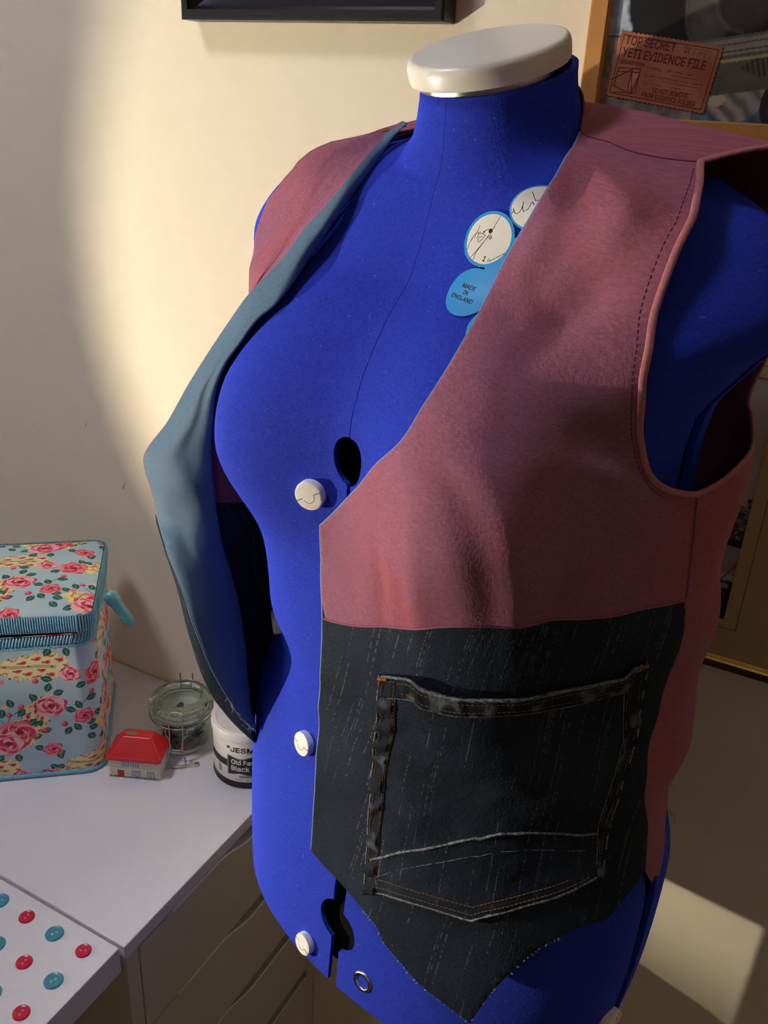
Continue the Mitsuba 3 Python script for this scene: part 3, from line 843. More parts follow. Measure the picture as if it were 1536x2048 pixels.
def rowsplit(C):
    return np.stack([PCHIP(ia, C[:, i])(rs) for i in range(3)], 1)


cE, cB, cM, cH = map(rowsplit, (E_, knee, Mid, Hs))
cs_ = np.linspace(0, 1, 60)
sheet = np.stack([PCHIP([0, .16, .55, 1], np.stack([cE, cB, cM, cH]))(s) for s in cs_], 1)          # rows x columns x 3
fw = (meshkit.fbm(np.stack([np.repeat(rs[:, None], 60, 1) * .45, np.repeat(cs_[None], 170, 0) * 5, np.zeros((170, 60))], -1), 3, 11) - .5) * .006
sheet = sheet + (fw * np.sin(np.pi * cs_)[None] ** .7)[..., None] * np.array([.6, -.8, 0])


def two_sided_sheet(key, P, m, thick, uv0=0., **tags):
    v, f = grid_mesh(P)
    N_ = np.zeros_like(v)
    c = np.cross(v[f[:, 1]] - v[f[:, 0]], v[f[:, 2]] - v[f[:, 0]])
    for i in range(3):
        np.add.at(N_, f[:, i], c)
    N_ /= np.linalg.norm(N_, axis=1, keepdims=True) + 1e-12
    ulen = np.concatenate([np.zeros((P.shape[0], 1)), np.cumsum(np.linalg.norm(np.diff(P, axis=1), axis=2), 1)], 1)
    uv = np.stack([ulen.ravel() + uv0, v[:, 2]], 1)
    mesh, uv = shell(v, v - N_ * thick, f, uv)
    return add(key, mesh, m, True, uv=uv, **tags)


cut = int(np.argmin(np.abs(rs - 15.0)))
two_sided_sheet(WC + '__flap', sheet[:cut + 1], 'm_pink', .0010, label='pink shoulder and chest of the opened front, seen from outside at the shoulder')
two_sided_sheet(WC + '__flap', sheet[cut:], 'm_denim', .0012, label='denim lower part of the opened front')
# facing: a strip from the free edge inwards, over a soft roll
cF = rowsplit(Mf)
roll = np.interp(rs, [0, 2, 4, 8, 11, 14, 22], [.001, .004, .008, .010, .014, .017, .003])
toward = -np.stack([np.interp(rs, ia, away[:, i]) for i in range(3)], 1)
fs = np.linspace(0, 1, 40)
fac = cE[:, None] * (1 - fs)[None, :, None] + cF[:, None] * fs[None, :, None] + (np.sin(np.pi * fs) ** .8)[None, :, None] * roll[:, None, None] * toward[:, None] + toward[:, None] * .0012
fwav = (meshkit.fbm(np.stack([np.repeat(rs[:, None], 40, 1) * .30, np.repeat(fs[None], 170, 0) * 1.3, np.zeros((170, 40))], -1), 3, 21) - .5) * np.interp(rs, [0, 6, 11, 16, 22], [.002, .004, .009, .008, .002])[:, None]
for r0, s0, a, b, h in ((11.5, .70, 1.6, .16, -.006), (13.8, .62, .5, .26, .005), (14.6, .45, .6, .22, -.005), (16.4, .35, .9, .2, -.003)):
    fwav = fwav + h * np.exp(-.5 * ((rs[:, None] - r0) / a) ** 2 - .5 * ((fs[None] - s0) / b) ** 2)
fac = fac + (fwav * (np.sin(np.pi * fs) ** .6)[None])[..., None] * toward[:, None]
two_sided_sheet(WC + '__facing', fac, 'm_facing', .0007, label='blue-grey facing inside the opened front edge')
p = cE + toward * .0016
add(WC + '__front_edging', tube(p[cut:], .0009, 6), 'm_piping', True, label='pale thread edge of the opened front')
add(WC + '__front_edging', tube(p[12:cut + 1], .0008, 6), 'm_binding', True)
add(WC + '__frayed_thread', fray(cE[-14:] + toward[-14:] * .002, 46, .006, .00016, 9, (.1, 0, .4)), 'm_thread_pale', kind='stuff', label='white threads at the tip of the opened front')


# ================================================================== furniture
DX, DY0 = -.4807, .4328                       # drawer face and near side of the drawer unit
U = 'drawer_unit'
note(U, 'white five-drawer unit with curved finger notches, under the sewing things', 'drawer unit')
add(U + '__top', box(-1.06, DX, DY0, WALL_Y - .002, DESK - .018, DESK, .0015), 'm_desk', 30)
add(U + '__side_panel', box(-1.05, DX - .001, DY0 + .0005, DY0 + .018, .0, DESK - .0185), 'm_drawer')
add(U + '__side_panel', box(-1.05, DX - .001, WALL_Y - .0205, WALL_Y - .0025, .0, DESK - .0185), 'm_drawer')
add(U + '__back_panel', box(-1.056, -1.05, DY0 + .002, WALL_Y - .003, .0, DESK - .0185), 'm_drawer')
add(U + '__inside', box(-1.04, DX - .022, DY0 + .019, WALL_Y - .0215, .03, DESK - .02), 'm_gap_shade', label='dark filler block for the shade seen in the notches')  # filler block, the notch shade is put into its dark colour
dy0, dy1 = DY0 + .0195, WALL_Y - .022
z1 = DESK - .021
for k in range(5):
    hgt = .1285
    za, zb = z1 - hgt + .0025, z1
    q = np.linspace(0, 1, 24)
    sm = q * q * (3 - 2 * q)
    nk = .016
    ym, yn = dy0 + .40 * (dy1 - dy0), dy0 + .60 * (dy1 - dy0)
    outline = [(dy0, za), (dy1, za), (dy1, zb - nk)] + [(yn + (ym - yn) * s, zb - nk + nk * t) for s, t in zip(q, sm)] + [(dy0, zb)]
    m = trimesh.creation.extrude_polygon(shapely.Polygon(outline).buffer(-.0008).buffer(.0008), .018, engine='earcut')
    # polygon x -> world y, polygon y -> world z, extrusion -> world x
    m.apply_transform(frame_mat([DX - .0185, 0, 0], [0, 1, 0], [0, 0, 1], [1, 0, 0]))
    key = add(U + '__drawer', m, 'm_drawer')
    # bevelled lip that the fingers reach behind
    lip = np.array([(DX - .0012, yn + (ym - yn) * s + .000, zb - nk + nk * t) for s, t in zip(q, sm)])
    lip = np.vstack([[DX - .0012, dy1 - .001, zb - nk], lip, [DX - .0012, dy0 + .05, zb]])
    add(key + '__lip', tube(lip, .0016, 6), 'm_white_paint', True)
    z1 -= hgt

B = 'button_desk'
note(B, 'white desk whose top is dotted with red and teal buttons, left of the drawer unit', 'desk')
add(B + '__top', box(-1.75, -.4845, -.60, DY0 - .0035, DESK - .034, DESK, .0012), 'm_desk', 30)
for x in (-1.68, -.62):
    for y in (-.52, .34):
        add(B + '__leg', tube([[x, y, 0], [x, y, DESK - .034]], .02, 20), 'm_white_paint', 30)
mat('m_button_teal', lin(70, 142, 160), .28, .5)
mat('m_button_red', lin(196, 34, 68), .28, .5)


def button(x, y, z, r, m, key, rot, kind_label):
    prof = [(0, .0010), (r * .62, .0010), (r * .74, .0013), (r * .86, .0017), (r * .96, .0013), (r, .0006), (r, 0), (0, 0)]
    M = frame_mat([x, y, z], [math.cos(rot), math.sin(rot), 0], [-math.sin(rot), math.cos(rot), 0], [0, 0, 1])
    k = add(key, moved(lathe(prof, 36), M), m, 40, label=kind_label)
    return k, M


mat('m_hole_teal', lin(150, 200, 208), .4, .4)
mat('m_hole_red', lin(232, 110, 130), .4, .4)
for i in range(-1, 10):
    for j in range(-7, 1):
        x, y = -.5118 - .0388 * i, .4090 + .0375 * j
        if x > -.49:
            continue
        red = (i + j) % 2 == 0
        k, M = button(x, y, DESK, .0079 if red else .0091, 'm_button_red' if red else 'm_button_teal', B + '__button', .5 + .3 * ((i * 7 + j * 3) % 5), None)
        add(k + '__hole', moved(cat_([moved(lathe([(0, .00135), (.0009, .00135), (.0012, .0011), (.0012, .0009), (0, .0009)], 14), frame_mat([s * .0022, 0, 0], [1, 0, 0], [0, 1, 0], [0, 0, 1])) for s in (-1, 1)]), M), 'm_hole_red' if red else 'm_hole_teal', 30)

# ================================================================== sewing box
SB = 'sewing_box'
note(SB, 'pale blue rose-print fabric sewing box with braid trim and lid ajar', 'sewing box')
fx, fy = unit([.765, .643, 0]), unit([-.643, .765, 0])               # along the front to the right, and backwards
c0 = np.array([-.677, .609, DESK])                                    # front right bottom corner
BW, BD, BH = .27, .195, .198


def roundrect(w, d, r, n=40):
    out = []
    for cx, cy, a0 in ((w - r, r, -90), (w - r, d - r, 0), (r, d - r, 90), (r, r, 180)):
        for a in np.linspace(a0, a0 + 90, n):
            out.append((cx + r * math.cos(math.radians(a)), cy + r * math.sin(math.radians(a))))
    return np.array(out)


def resample(p, h):
    q = np.vstack([p, p[:1]])
    L = np.r_[0, np.cumsum(np.linalg.norm(np.diff(q, axis=0), axis=1))]
    s = np.arange(0, L[-1], h)
    return np.stack([np.interp(s, L, q[:, 0]), np.interp(s, L, q[:, 1])], 1), s, L[-1]


def to_box(x, y, z):
    """box coordinates: x to the right along the front from its left end, y backwards, z up"""
    x, y, z = np.broadcast_arrays(np.asarray(x, float), y, z)
    return c0 + (x - BW)[..., None] * fx + y[..., None] * fy + z[..., None] * np.array([0, 0, 1.])


CI = lambda *c: np.array(lin(*c))
PINK, HOT, BLUSH, DEEP = CI(236, 130, 142), CI(214, 48, 92), CI(246, 190, 186), CI(150, 26, 62)
GREEN, YEL, CREAM, CORAL = CI(40, 92, 80), CI(240, 222, 140), CI(236, 220, 170), CI(226, 84, 84)


def rose_print(u, v, seed=0):
    """flat floral print of a cotton cloth: colours at cloth coordinates u, v in metres"""
    col = np.empty(u.shape + (3,))
    sh = meshkit.fbm(np.stack([u * 14, v * 14, u * 0], -1), 2, 3)[..., None]
    col[:] = CI(164, 192, 210) * (1 - sh) + CI(188, 210, 208) * sh
    TU, TV = .118, .128
    def put(mask, c):
        col[mask] = c

    def local(cx, cy, rot=0.):
        row = np.round((v - cy) / TV)
        dy = v - cy - row * TV
        dx = np.mod(u + .5 * TU * np.mod(row, 2) - cx + TU / 2, TU) - TU / 2
        c, s = math.cos(rot), math.sin(rot)
        return dx * c + dy * s, -dx * s + dy * c

    def leaf(cx, cy, rot, L=.0112, W=.0064):
        x, y = local(cx, cy, rot)
        t = x / L
        m = (t > 0) & (t < 1) & (np.abs(y) < W * np.sin(np.pi * np.clip(t, 0, 1)) ** .8 * .6)
        put(m, GREEN)
        put(m & (np.abs(y) < .00025) & (t > .15) & (t < .8), CI(150, 190, 170))

    def twig(pts, wd=.0004):
        for (x0, y0), (x1, y1) in zip(pts, pts[1:]):
            x, y = local(x0, y0, math.atan2(y1 - y0, x1 - x0))
            put((x > 0) & (x < math.hypot(x1 - x0, y1 - y0)) & (np.abs(y) < wd), GREEN)

    def rose(cx, cy, r, a, pale=False):
        r = r * 1.42
        x, y = local(cx, cy)
        rr, ph = np.hypot(x, y * 1.12), np.arctan2(y, x) + a
        edge = r * (1 + .09 * np.cos(5 * ph) + .04 * np.cos(9 * ph + 1))
        m = rr < edge
        c1, c2, c3 = (BLUSH, PINK, HOT) if pale else (PINK, CORAL, HOT)
        put(m, c1)
        put(m & (np.sin(3 * ph + rr / r * 9) > .35), c2)
        put(m & (np.sin(2 * ph - rr / r * 8 + 1) > .62), c3)
        put(m & (rr < r * .55) & (np.sin(2 * ph + rr / r * 14) > .1), c3)
        put(m & (np.sin(4 * ph + rr / r * 11 + 2) > .90), BLUSH)
        put((np.hypot((x - r * .05) / 1.4, y) < r * .17), DEEP)

    def open_flower(cx, cy, r, a, c):
        x, y = local(cx, cy)
        rr, ph = np.hypot(x, y), np.arctan2(y, x) + a
        m = rr < r * (.80 + .20 * np.cos(5 * ph))
        put(m, c)
        put(m & (np.cos(5 * ph) > .25) & (rr > r * .35) & (np.sin(ph) > -.2), PINK)
        put(rr < r * .28, YEL)
        put((rr < r * .36) & (rr > r * .2) & (np.sin(9 * ph) > .1), GREEN)

    def bud(cx, cy, r, c=None):
        x, y = local(cx, cy)
        put(np.hypot(x, y) < r, HOT if c is None else c)
        put(np.hypot(x + r * .3, y - r * .3) < r * .5, PINK if c is None else BLUSH)

    def paisley(cx, cy, rot, s):
        s = s * 1.32
        x, y = local(cx, cy, rot)
        x, y = x / s, y / s
        spine = .35 * np.sin(np.clip(x, -1, 1) * 1.7)
        wd = .52 * np.sqrt(np.clip(1 - ((x + .15) / .95) ** 2, 0, 1)) * (1 - .45 * np.clip(x, 0, 1)) + .035 * np.cos(24 * x)
        e = np.abs(y - spine)
        m = (np.abs(x + .1) < .92) & (e < wd)
        put(m, CREAM)
        put(m & (e < .06) & (x > -.7), CI(196, 176, 120))
        gx, gy = np.mod(x * 3.6, 1) - .5, np.mod((y - spine) * 3.6 + .5 * np.floor(x * 3.6), 1) - .5
        dd = np.hypot(gx, gy)
        put(m & (dd < .30) & (e > .10) & (e < wd - .07), CORAL)
        put(m & (dd < .13) & (e > .10) & (e < wd - .07), DEEP)
        put(m & (e > wd - .075) & (np.sin(60 * x) > .35), CI(206, 178, 96))
        put(m & (np.abs(gx - .38) < .12) & (np.abs(gy) < .08), GREEN)

    paisley(.024, .026, 2.6, .027)
    paisley(.085, .090, .5, .027)
    twig([(.050, .066), (.060, .094), (.072, .104)])
    twig([(.058, .082), (.044, .098)])
    twig([(.010, .100), (.022, .114)])
    twig([(.062, .070), (.090, .072)])
    for x, y, r in ((.028, .068, 2.7), (.034, .083, 2.5), (.040, .056, 3.5), (.078, .066, .2), (.076, .082, .7), (.052, .094, 1.4), (.068, .094, .9), (.064, .106, 1.9), (.080, .054, -.5), (.088, .072, .3), (.012, .098, 2.), (.018, .108, .2),
                    (.100, .040, .4), (.094, .028, -.9), (.106, .034, 1.8), (.054, .016, .3), (.046, .008, 2.8), (.104, .118, .4), (.010, .070, 2.2), (.016, .064, -.8), (.112, .066, 1.0)):
        leaf(x, y, r)
    for x, y, r in ((.040, .090, 2.0), (.026, .078, 3.0), (.062, .046, -1.4), (.048, .046, -2.2), (.082, .080, .6), (.114, .100, -.4), (.088, .112, 2.2), (.100, .018, .9), (.078, .002, 3.6), (.098, .122, 1.2)):
        leaf(x, y, r)
    open_flower(.040, .075, .0150, .6, YEL)
    open_flower(.106, .012, .0130, .2, YEL)
    rose(.066, .074, .0125, .3)
    rose(.054, .060, .0120, 1.4, True)
    rose(.090, .0080, .0100, 2.2)
    rose(.100, .104, .0110, 1.0, True)
    rose(.014, .088, .0075, .2)
    rose(.064, .014, .0072, 1.9, True)
    rose(.098, .048, .0070, .7)
    for x, y, r in ((.072, .106, .0032), (.044, .100, .0030), (.060, .097, .0028), (.024, .116, .003), (.092, .074, .003), (.112, .080, .0034), (.030, .008, .003)):
        bud(x, y, r)
    bud(.056, .108, .0028, YEL)
    bud(.086, .078, .0026, YEL)
    return col


scene['m_print'] = {'type': 'twosided', 'bsdf': {'type': 'principled', 'base_color': {'type': 'mesh_attribute', 'name': 'vertex_color'}, 'roughness': .55, 'specular': .3}}
PH = .00075
rr0 = roundrect(BW, BD, .022)
ring, sarc, tot = resample(np.roll(rr0, -len(rr0) // 2, axis=0), PH)       # the cloth's join is at the hidden back left corner
zs = np.arange(0, BH + PH, PH)
bulge = 1 + 0 * zs
# only the front, the right side and their corner are finely printed; the hidden faces are coarse
keep = (ring[:, 1] < BD * .6) | (ring[:, 0] > BW * .5)
idx = np.where(keep | (np.arange(len(ring)) % 8 == 0))[0]
ringk = ring[idx]
taper = .985 + .015 * zs / BH
cxy = np.array([BW / 2, BD / 2])
puff = .0025 * np.sin(np.pi * np.clip(zs / BH, 0, 1))
rad = (ringk - cxy)
nr = rad / np.linalg.norm(rad, axis=1, keepdims=True)
P2 = cxy + rad[None] * taper[:, None, None] + nr[None] * puff[:, None, None]
P = to_box(P2[..., 0], P2[..., 1], zs[:, None] + .004)
P = np.concatenate([P, P[:, :1]], 1)
uu_ = np.r_[sarc[idx], tot]
v, f = grid_mesh(P)
cl = rose_print(np.broadcast_to((uu_[None] - .030) / 1.14, P.shape[:2]), np.broadcast_to((zs[:, None] + .018) / 1.14, P.shape[:2]))
add(SB + '__body', trimesh.Trimesh(v, f, process=False), 'm_print', True, color=cl.reshape(-1, 3))
inner_ = trimesh.creation.extrude_polygon(shapely.Polygon(roundrect(BW, BD, .022) * .98 + [.002, .002]), BH - .006, engine='earcut')
mat('m_box_dark', lin(40, 44, 46), .8, .1)
iv = inner_.vertices
add(SB + '__dark_filler', trimesh.Trimesh(to_box(iv[:, 0], iv[:, 1], iv[:, 2] + .003), inner_.faces, process=False), 'm_box_dark')  # solid dark block filling the box, seen in the lid gap
# lid, hinged at the back and a little open at the front left
LT = .020
lr, ls, lt = resample(roundrect(BW + .004, BD + .004, .016), PH * 1.2)
lc = np.array([BW / 2, BD / 2])
lr = lr - .002
tilt = math.radians(1.6)


def to_lid(x, y, z):
    y2, z2 = y, z
    dz = (BD - y2) * math.tan(tilt) + (BW - x) * .030 * np.clip(1 - y2 / BD, 0, 1)
    return to_box(x, y2, BH + .0015 + dz + z2)


gx = np.arange(-.002, BW + .002, PH)
gy = np.arange(-.002, BD + .002, PH * 1.15)
GX, GY = np.meshgrid(gx, gy, indexing='ij')
edge_d = np.minimum(np.minimum(GX + .002, BW + .002 - GX), np.minimum(GY + .002, BD + .002 - GY))
# squeeze the square grid on to the rounded lid outline
dome = .010 * (1 - np.exp(-edge_d / .018)) + .0015 * np.sin(np.pi * GX / BW) * np.sin(np.pi * GY / BD)
cr_ = .016
ox = np.clip(np.abs(GX - lc[0]) - (BW / 2 + .002 - cr_), 0, None)
oy = np.clip(np.abs(GY - lc[1]) - (BD / 2 + .002 - cr_), 0, None)
oo = np.hypot(ox, oy)
kk = np.where((ox > 0) & (oy > 0), np.maximum(ox, oy) / np.maximum(oo, 1e-9), 1)
GX2 = np.where((ox > 0) & (oy > 0), lc[0] + np.sign(GX - lc[0]) * (BW / 2 + .002 - cr_ + ox * kk), GX)
GY2 = np.where((ox > 0) & (oy > 0), lc[1] + np.sign(GY - lc[1]) * (BD / 2 + .002 - cr_ + oy * kk), GY)
P = to_lid(GX2, GY2, LT + dome)
v, f = grid_mesh(P)
nn = np.cross(v[f[:, 1]] - v[f[:, 0]], v[f[:, 2]] - v[f[:, 0]]).sum(0)
add(SB + '__lid', trimesh.Trimesh(v, f if nn[2] > 0 else f[:, ::-1], process=False), 'm_print', True, color=rose_print((GX + .062) / 1.14, (GY + .052) / 1.14).reshape(-1, 3), label='padded rose-print lid')
m = trimesh.creation.extrude_polygon(shapely.Polygon(lr).buffer(-.001), LT - .001, engine='earcut')
iv = m.vertices
add(SB + '__lid__base', trimesh.Trimesh(to_lid(iv[:, 0], iv[:, 1], iv[:, 2]), m.faces, process=False), 'm_box_dark')
mat('m_braid', mikit.proc(lambda p, n, uv: mikit.mix(lin(96, 160, 186), lin(140, 190, 206), N(p.x * 500, p.y * 500, p.z * 500))), .4, .5)


def ribs(path, hgt, pitch, r, fn, lean=0.):
    """gimp braid: a close row of short upright cords along a closed path in box coordinates"""
    q, s, T_ = resample(path, pitch)
    out = []
    for k in range(len(q)):
        a, b = q[k], q[(k + 1) % len(q)]
        d = unit(b - a)
        o = np.array([d[1], -d[0]])
        pts = [fn(*(a + d * lean * (t - .5) + o * (.0016 + .0012 * math.sin(math.pi * t))), hgt[0] + (hgt[1] - hgt[0]) * t) for t in np.linspace(0, 1, 4)]
        out.append(tube(np.array(pts), r, 5))
    return cat_(out)


def cord(path, z, fn, r=.0016, pitch=.0042):
    q, s, T_ = resample(path, .0009)
    out = []
    for ph in (0, math.pi):
        d = np.roll(q, -1, 0) - q
        o = np.stack([d[:, 1], -d[:, 0]], 1) / np.linalg.norm(d, axis=1, keepdims=True)
        a = s / pitch * 2 * math.pi + ph
        qq = q + o * (.0012 + r * .55 * np.cos(a))[:, None]
        out.append(tube(np.array([fn(x, y, z + r * .75 * math.sin(t)) for (x, y), t in zip(qq, a)]), r, 6, closed_=True))
    return cat_(out)


add(SB + '__lid__braid', ribs(lr, (.0005, LT + .0015), .0027, .00120, to_lid), 'm_braid', True, label='ribbed turquoise braid round the lid')
rimc = roundrect(BW, BD, .022)
add(SB + '__braid', ribs(rimc, (BH - .008, BH + .003), .0034, .0015, to_box, lean=.0035), 'm_braid', True, label='turquoise braid round the top of the body')
add(SB + '__braid', cord(rimc, BH - .0115, to_box), 'm_braid', True, label='twisted cord under the lid')
add(SB + '__braid', cord((rimc - cxy) * .985 + cxy, .0035, to_box, .0018), 'm_braid', True, label='twisted cord round the foot')
mat('m_handle', lin(96, 160, 166), .35, .5)
hp = np.array([[-.688, .649, HC - .532], [-.684, .651, HC - .539], [-.677, .655, HC - .553], [-.6705, .659, HC - .567], [-.668, .6615, HC - .576]])
add(SB + '__handle', tube(curve(hp, 6), np.interp(np.linspace(0, 1, 25), [0, .06, .14, .26, .34, .9, 1], [.0050, .0082, .0086, .0082, .0070, .0070, .0040]), 16), 'm_handle', True, label='turquoise plastic handle end')

# ================================================================== house-shaped tin
HT = 'house_tin'
note(HT, 'little house-shaped tin with a red roof lid, beside the sewing box', 'tin')
hx, hy = unit([.915, .403, 0]), unit([-.403, .915, 0])
ho = np.array([-.6665, .6034, DESK])
HW, HD, HH = .064, .040, .031
to_h = frame_mat(ho, hx, hy, [0, 0, 1])


def tin_wall(p, n, uv):
    g = mikit.fbm(p.x * 500, p.y * 500, p.z * 260, 2)
    return mikit.mix(lin(206, 198, 172), lin(222, 214, 190), g)


mat('m_tin_wall', mikit.proc(tin_wall), .35, .5)
mat('m_tin_red', lin(206, 24, 34), .28, .6)
mat('m_tin_dkred', lin(168, 24, 36), .35, .5)
mat('m_tin_green', lin(104, 116, 88), .5, .4)
mat('m_tin_grey', lin(104, 104, 112), .45, .4)
mat('m_tin_pane', lin(176, 182, 196), .3, .5)
mat('m_tin_line', lin(164, 154, 132), .5, .3)
rr_ = shapely.Polygon([(0, 0), (HW, 0), (HW, HD), (0, HD)]).buffer(-.003).buffer(.003, 6)
add(HT + '__wall', moved(trimesh.creation.extrude_polygon(rr_, HH, engine='earcut'), to_h), 'm_tin_wall', 30)


def hfront(x0, x1, z0, z1, t=.0003):
    return box(x0, x1, -t, .0004, z0, z1)


fl = [hfront(.003, HW - .003, z - .0002, z + .0002, .00015) for z in (.0075, .0165, .023)]
add(HT + '__course_line', moved(cat_(fl), to_h), 'm_tin_line')
for x0, x1, z0, z1 in ((.0170, .0262, .0185, .0285), (.0285, .0385, .0185, .0285), (.0295, .0400, .0040, .0130), (.0485, .0570, .0040, .0130)):
    k = add(HT + '__window', moved(hfront(x0, x1, z0, z1), to_h), 'm_tin_grey')
    n_ = 3 if x1 - x0 > .009 else 2
    wd = (x1 - x0 - .0006) / n_
    for i in range(n_):
        add(k + '__pane', moved(hfront(x0 + .0006 + i * wd, x0 + (i + 1) * wd, z0 + .0006, z1 - .0006, .0005), to_h), 'm_tin_pane')
add(HT + '__door', moved(hfront(.0115, .0195, .0012, .0122), to_h), 'm_tin_dkred', label='red door')
rg = np.random.default_rng(5)
sh = [moved(trimesh.creation.icosphere(1, 1.), np.diag([rg.uniform(.0010, .0022), .00045, rg.uniform(.0008, .0020), 1]) + np.array([[0, 0, 0, x], [0, 0, 0, 0], [0, 0, 0, .0016 + rg.uniform(0, .0012)], [0, 0, 0, 0]])) for x in np.r_[np.linspace(.003, .010, 6), np.linspace(.021, HW - .003, 22)]]
add(HT + '__shrub_print', moved(cat_(sh), to_h), 'm_tin_green', True, kind='stuff')
add(HT + '__base_rim', moved(trimesh.creation.extrude_polygon(rr_.buffer(.0007), .0016, engine='earcut'), to_h), 'm_steel', 30)


def loft(rects, corner=.003, n=5):
    P = []
    for x0, x1, y0, y1, z, r in rects:
        rr = roundrect(x1 - x0, y1 - y0, r, n) + [x0, y0]
        P.append(np.c_[rr, np.full(len(rr), z)])
    P = np.array(P)
    P = np.concatenate([P, P[:, :1]], 1)
    v, f = grid_mesh(P)
    k = P.shape[1]
    top = np.vstack([v, P[-1].mean(0)])
    L = len(P) - 1
    cap = np.array([[L * k + i, L * k + i + 1, len(v)] for i in range(k - 1)])
    return trimesh.Trimesh(top, np.vstack([f, cap]), process=False)


ov = .0022
roof = loft([(-ov, HW + ov, -ov, HD + ov, HH - .0035, .004), (-ov, HW + ov, -ov, HD + ov, HH + .001, .004), (-ov + .001, HW + ov - .001, -ov + .001, HD + ov - .001, HH + .0018, .004), (.013, HW - .013, .0165, HD - .0085, HH + .0185, .003), (.0145, HW - .0145, .018, HD - .010, HH + .0193, .0025)])
add(HT + '__roof', moved(roof, to_h), 'm_tin_red', 35, label='red hipped roof lid')
add(HT + '__roof__print', moved(moved(trimesh.creation.cylinder(1., .0004, sections=28), np.diag([.0075, .0036, 1, 1]) + np.array([[0, 0, 0, .023], [0, 0, 0, .0238], [0, 0, 0, HH + .0193], [0, 0, 0, 0]])), to_h), 'm_tin_green', 30, label='dull green oval print on the roof')

# ================================================================== clip-top jar and what is in it
J = 'clip_jar'
note(J, 'small glass clip-top jar with a wire clasp, behind the red-roofed tin', 'jar')
scene['m_glass'] = {'type': 'dielectric', 'int_ior': 1.5, 'ext_ior': 1.0, 'specular_transmittance': rgbt([.90, .965, .92])}
jm = frame_mat([-.634, .7035, DESK], [1, 0, 0], [0, 1, 0], [0, 0, 1])
jar = [(0, .0008), (.026, .0008), (.030, .002), (.0325, .006), (.0340, .020), (.0352, .036), (.0368, .043), (.0382, .0465), (.0385, .050), (.0372, .0520), (.0340, .0524), (.0320, .0515), (.0318, .046), (.0322, .038), (.0312, .020), (.0298, .009), (.027, .0058), (0, .0052)]
add(J + '__body', moved(lathe(jar, 64), jm), 'm_glass', 40)
add(J + '__seal', moved(lathe([(.0335, .0526), (.0388, .0526), (.0392, .0536), (.0388, .0546), (.0335, .0546), (.0335, .0526)], 56), jm), mat('m_seal', lin(150, 158, 140), .5, .4), 40)
lidp = [(0, .0590), (.0225, .0594), (.0300, .0588), (.0330, .0552), (.0340, .0550), (.0385, .0552), (.0402, .0572), (.0404, .0592), (.0392, .0606), (.0400, .0622), (.0398, .0650), (.0382, .0684), (.0350, .0708), (.0300, .0722), (.0272, .0730), (.0256, .0722), (.0240, .0706), (0, .0690)]
add(J + '__lid', moved(lathe(lidp, 64), jm), 'm_glass', 40, label='domed glass lid')
fdir = unit([.62, -.78, 0])                                           # the clasp faces the room
fd = unit([.50, -.866, 0])
tg = np.array([-fd[1], fd[0], 0])
jc = jm[:3, 3]
jp = lambda r, s, z: jc + fd * r + tg * s + np.array([0, 0, z])
a = np.linspace(0, 2 * np.pi, 61)[:-1]
wr = [tube([jc + np.array([.0395 * math.cos(t), .0395 * math.sin(t), .0485]) for t in a], .0009, 6, closed_=True)]
bail = [jp(.0395, .0125, .0500), jp(.0405, .0135, .0425), jp(.0440, .0085, .0360), jp(.0470, .0080, .0240), jp(.0500, .0110, .0120), jp(.0520, .0118, .0050), jp(.0535, .0080, .0028), jp(.0535, -.0080, .0028), jp(.0520, -.0118, .0050), jp(.0500, -.0110, .0120), jp(.0470, -.0080, .0240), jp(.0440, -.0085, .0360), jp(.0405, -.0135, .0425), jp(.0395, -.0125, .0500)]
wr.append(tube(curve(bail, 5), .0011, 7))
inn = [jp(.0418, .0085, .0560), jp(.0420, .0082, .0430), jp(.0440, .0072, .0260), jp(.0445, .0040, .0205), jp(.0445, -.0040, .0205), jp(.0440, -.0072, .0260), jp(.0420, -.0082, .0430), jp(.0418, -.0085, .0560)]
wr.append(tube(curve(inn, 5), .0010, 7))
over = [jp(.0418, .0085, .0560), jp(.0405, .0085, .0672), jp(.0368, .0065, .0716), jp(.0368, -.0065, .0716), jp(.0405, -.0085, .0672), jp(.0418, -.0085, .0560)]
wr.append(tube(curve(over, 4), .0010, 7))
for s in (-.008, .008):
    wr.append(tube([jp(-.0400, s, .045), jp(-.0418, s, .066), jp(-.0405, s, .0765)], .0010, 6))
wr.append(tube([jp(-.0405, -.008, .060), jp(-.0405, .008, .060)], .0010, 6))
add(J + '__clasp', cat_(wr), 'm_wire', True, label='bent wire clasp')
mat('m_btn_black', lin(34, 32, 38), .3, .5)
mat('m_btn_red', lin(176, 26, 40), .3, .5)
mat('m_btn_brown', lin(96, 70, 52), .4, .4)
rg = np.random.default_rng(12)
spots = []
for k in range(44):
    lay_ = k // 11
    an, rd = rg.uniform(0, 6.28), .021 * math.sqrt(rg.uniform(0.05, 1))
    if k % 11 > 3:
        rd = .0195 + .002 * rg.uniform()
        an = (k % 11 - 4) / 7 * 6.28 + lay_ * .5
    spots.append((rd * math.cos(an), rd * math.sin(an), .0095 + lay_ * .0072 + rg.uniform(-.0005, .0005)))
spots.append((float(fd[0] * .0245 + tg[0] * .004), float(fd[1] * .0245 + tg[1] * .004), .0135))
